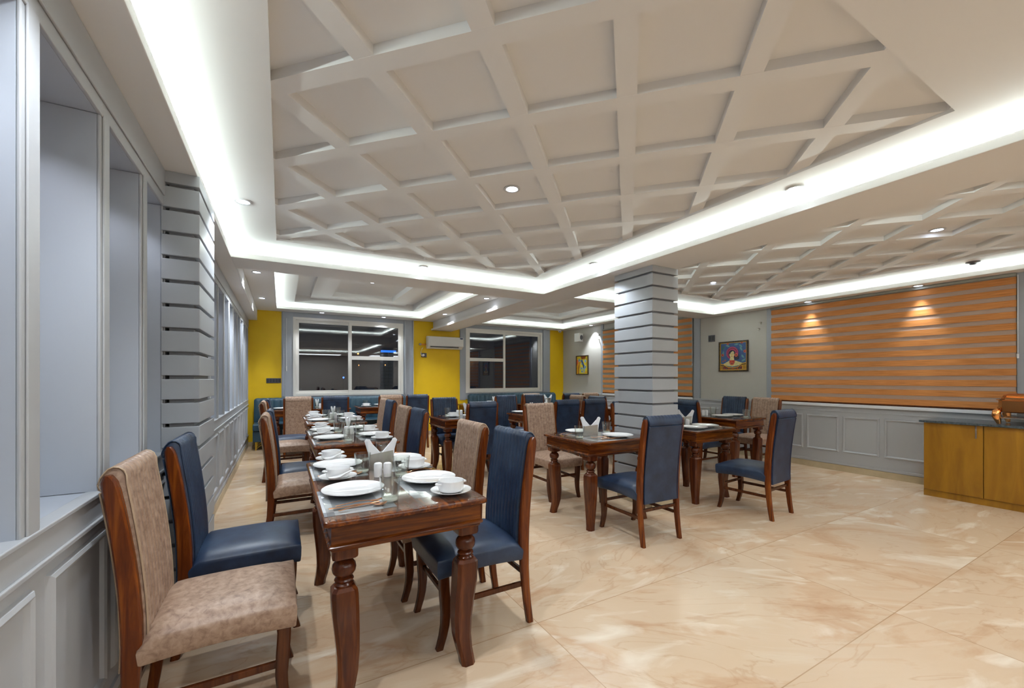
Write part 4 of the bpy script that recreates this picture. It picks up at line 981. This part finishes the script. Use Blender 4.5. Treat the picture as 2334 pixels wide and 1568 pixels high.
def portrait(sh):
    # gold inner border
    for p in ([(0, 0), (1, 0), (1, .025), (0, .025)], [(0, .975), (1, .975), (1, 1), (0, 1)], [(0, 0), (.03, 0), (.03, 1), (0, 1)], [(.97, 0), (1, 0), (1, 1), (.97, 1)]): sh(p, 'art_gold')
    for (u, v, a) in ((.13, .82, 60), (.78, .86, -40), (.30, .88, -20), (.86, .48, -50), (.12, .62, 80), (.80, .75, -60), (.62, .92, 10), (.88, .35, 30)):
        ca, sa = math.cos(math.radians(a)), math.sin(math.radians(a)); leaf = [(-.09, 0), (-.04, .03), (.03, .03), (.09, 0), (.03, -.03), (-.04, -.03)]
        sh([(u+x*ca-y*sa, v+x*sa+y*ca) for x, y in leaf], 'art_green' if int(u*100) % 2 else 'art_teal')
    for (u, v, r) in ((.10, .56, .06), (.93, .66, .06), (.82, .98, .055), (.30, .96, .05), (.20, .36, .035), (.12, .33, .03)):
        sh([(u+(r if k % 2 else r*.65)*math.cos(k*PI/8), min(.99, v+(r if k % 2 else r*.65)*math.sin(k*PI/8))) for k in range(16)], 'art_orange'); sh(circ(u, v if v < .95 else .955, r*.4, 12), 'art_maroon')
    sh(circ(.47, .62, .225, 28), 'art_pink'); sh(circ(.47, .62, .185, 28), 'art_maroon'); sh(circ(.47, .61, .165, 28), 'art_pink'); sh(circ(.465, .59, .135, 24), 'art_ink')
    sh(circ(.63, .46, .09, 20), 'art_ink')                                                 # hair bun
    sh([(.39, .30), (.37, .36), (.40, .47), (.41, .52), (.52, .52), (.53, .47), (.54, .36), (.53, .30)], 'art_cream')   # neck
    sh([(.36, .56), (.38, .51), (.42, .46), (.48, .45), (.53, .50), (.55, .56), (.54, .64), (.50, .69), (.45, .66), (.40, .62)], 'art_cream')   # face
    sh([(.50, .70), (.44, .66), (.38, .60), (.36, .64), (.42, .72), (.48, .73)], 'art_ink')
    for u in (.415, .505): sh([(u-.028, .59), (u, .605), (u+.028, .59), (u, .58)], 'art_ink')
    for u in (.415, .505): sh([(u-.03, .625), (u, .64), (u+.03, .625), (u, .632)], 'art_ink')
    sh([(.455, .60), (.475, .535), (.45, .535)], 'art_gold'); sh([(.435, .50), (.465, .51), (.495, .50), (.465, .485)], 'art_red')
    sh([(.62+(.085 if k % 2 else .045)*math.cos(k*PI/8), .54+(.085 if k % 2 else .045)*math.sin(k*PI/8)) for k in range(16)], 'art_orange'); sh(circ(.62, .54, .03, 12), 'art_maroon')
    sh([(.12, .22), (.35, .34), (.60, .34), (.86, .25), (.70, .17), (.48, .13), (.28, .16)], 'art_cream')   # shoulders
    sh([(.36, .36), (.57, .36), (.56, .26), (.52, .20), (.46, .18), (.40, .21), (.37, .27)], 'art_red'); sh(circ(.465, .25, .05, 14), 'art_orange'); sh(circ(.465, .25, .025, 12), 'art_ink')
    sh([(.03, .24), (.14, .22), (.30, .13), (.48, .10), (.68, .13), (.84, .25), (.97, .27), (.97, .03), (.03, .03)], 'art_gold')
    sh([(.03, .205), (.14, .19), (.30, .10), (.48, .07), (.68, .10), (.84, .215), (.97, .235), (.97, .20), (.84, .185), (.68, .075), (.48, .055), (.30, .075), (.14, .16), (.03, .175)], 'art_ink')
    sh([(.13, .04), (.84, .04), (.84, .15), (.66, .09), (.48, .075), (.30, .095), (.13, .15)], 'art_maroon')
    for k in range(8): sh([(.17+k*.08, .045), (.20+k*.08, .045), (.20+k*.08, .085), (.17+k*.08, .085)], 'art_green' if k % 2 else 'art_red')
    for i in range(3):
        for j in range(3):
            for u0 in (.035, .865): sh([(u0+i*.032+.016, .05+j*.042), (u0+i*.032+.028, .068+j*.042), (u0+i*.032+.016, .086+j*.042), (u0+i*.032+.004, .068+j*.042)], 'art_ink')
def abstract(sh):
    sh([(0, 0), (1, 0), (1, 1), (0, 1)], 'art_lemon')
    sh([(0, 0), (.18, 0), (.12, .3), (.20, .6), (.05, .9), (0, 1)], 'art_gold'); sh([(.35, 1), (.85, 1), (.75, .86), (.45, .84)], 'art_rust'); sh([(.14, 0), (.22, 0), (.20, .3), (.36, .66), (.28, .74), (.12, .32)], 'art_rust')
    sh([(.80, .7), (.86, .95), (.95, .6), (.90, .3)], 'art_amber'); sh([(.62, .05), (1, .04), (1, .12), (.7, .14)], 'art_gold'); sh([(.0, .45), (.14, .6), (.2, .8), (.0, .8)], 'art_orange')
    sh([(.34, .76), (.50, .84), (.60, .66), (.72, .44), (.70, .28), (.58, .30), (.56, .50), (.44, .66)], 'art_base')
    sh([(.44, .72), (.54, .62), (.64, .40), (.60, .34), (.52, .54), (.42, .66)], 'art_ink')
    for (u, v, r) in ((.24, .78, .09), (.78, .72, .09), (.46, .58, .06), (.76, .38, .10), (.44, .30, .09), (.60, .18, .14)): sh(circ(u, v, r, 18), 'art_sky'); sh(circ(u, v, r*.5, 14), 'art_teal')
    sh(circ(.52, .15, .13, 18), 'art_lemon'); sh(circ(.50, .14, .08, 18), 'art_sky'); sh(circ(.49, .13, .035, 14), 'art_base')
    sh([(.30, .62), (.36, .40), (.26, .24), (.24, .40)], 'art_amber')
painting('portrait_painting', 'framed folk-style painting of woman with pink halo on blue', 4.375, 1.69, 0.53, 0.53, portrait)
painting('abstract_painting', 'small framed yellow and blue abstract painting near back corner', 8.50, 1.655, 0.50, 0.50, abstract)
# blind cord at the left window
b = MB(); b.tube([(0.085, YB-0.03, 2.5), (0.085, YB-0.03, 1.55)], 0.004, 6); b.tube([(0.085, YB-0.03, 1.55), (0.085, YB-0.03, 1.45)], 0.008, 8); tag(b.build('blind_cord', 'acw', smooth=60), 'thin white blind cord hanging left of the left window', 'cord')
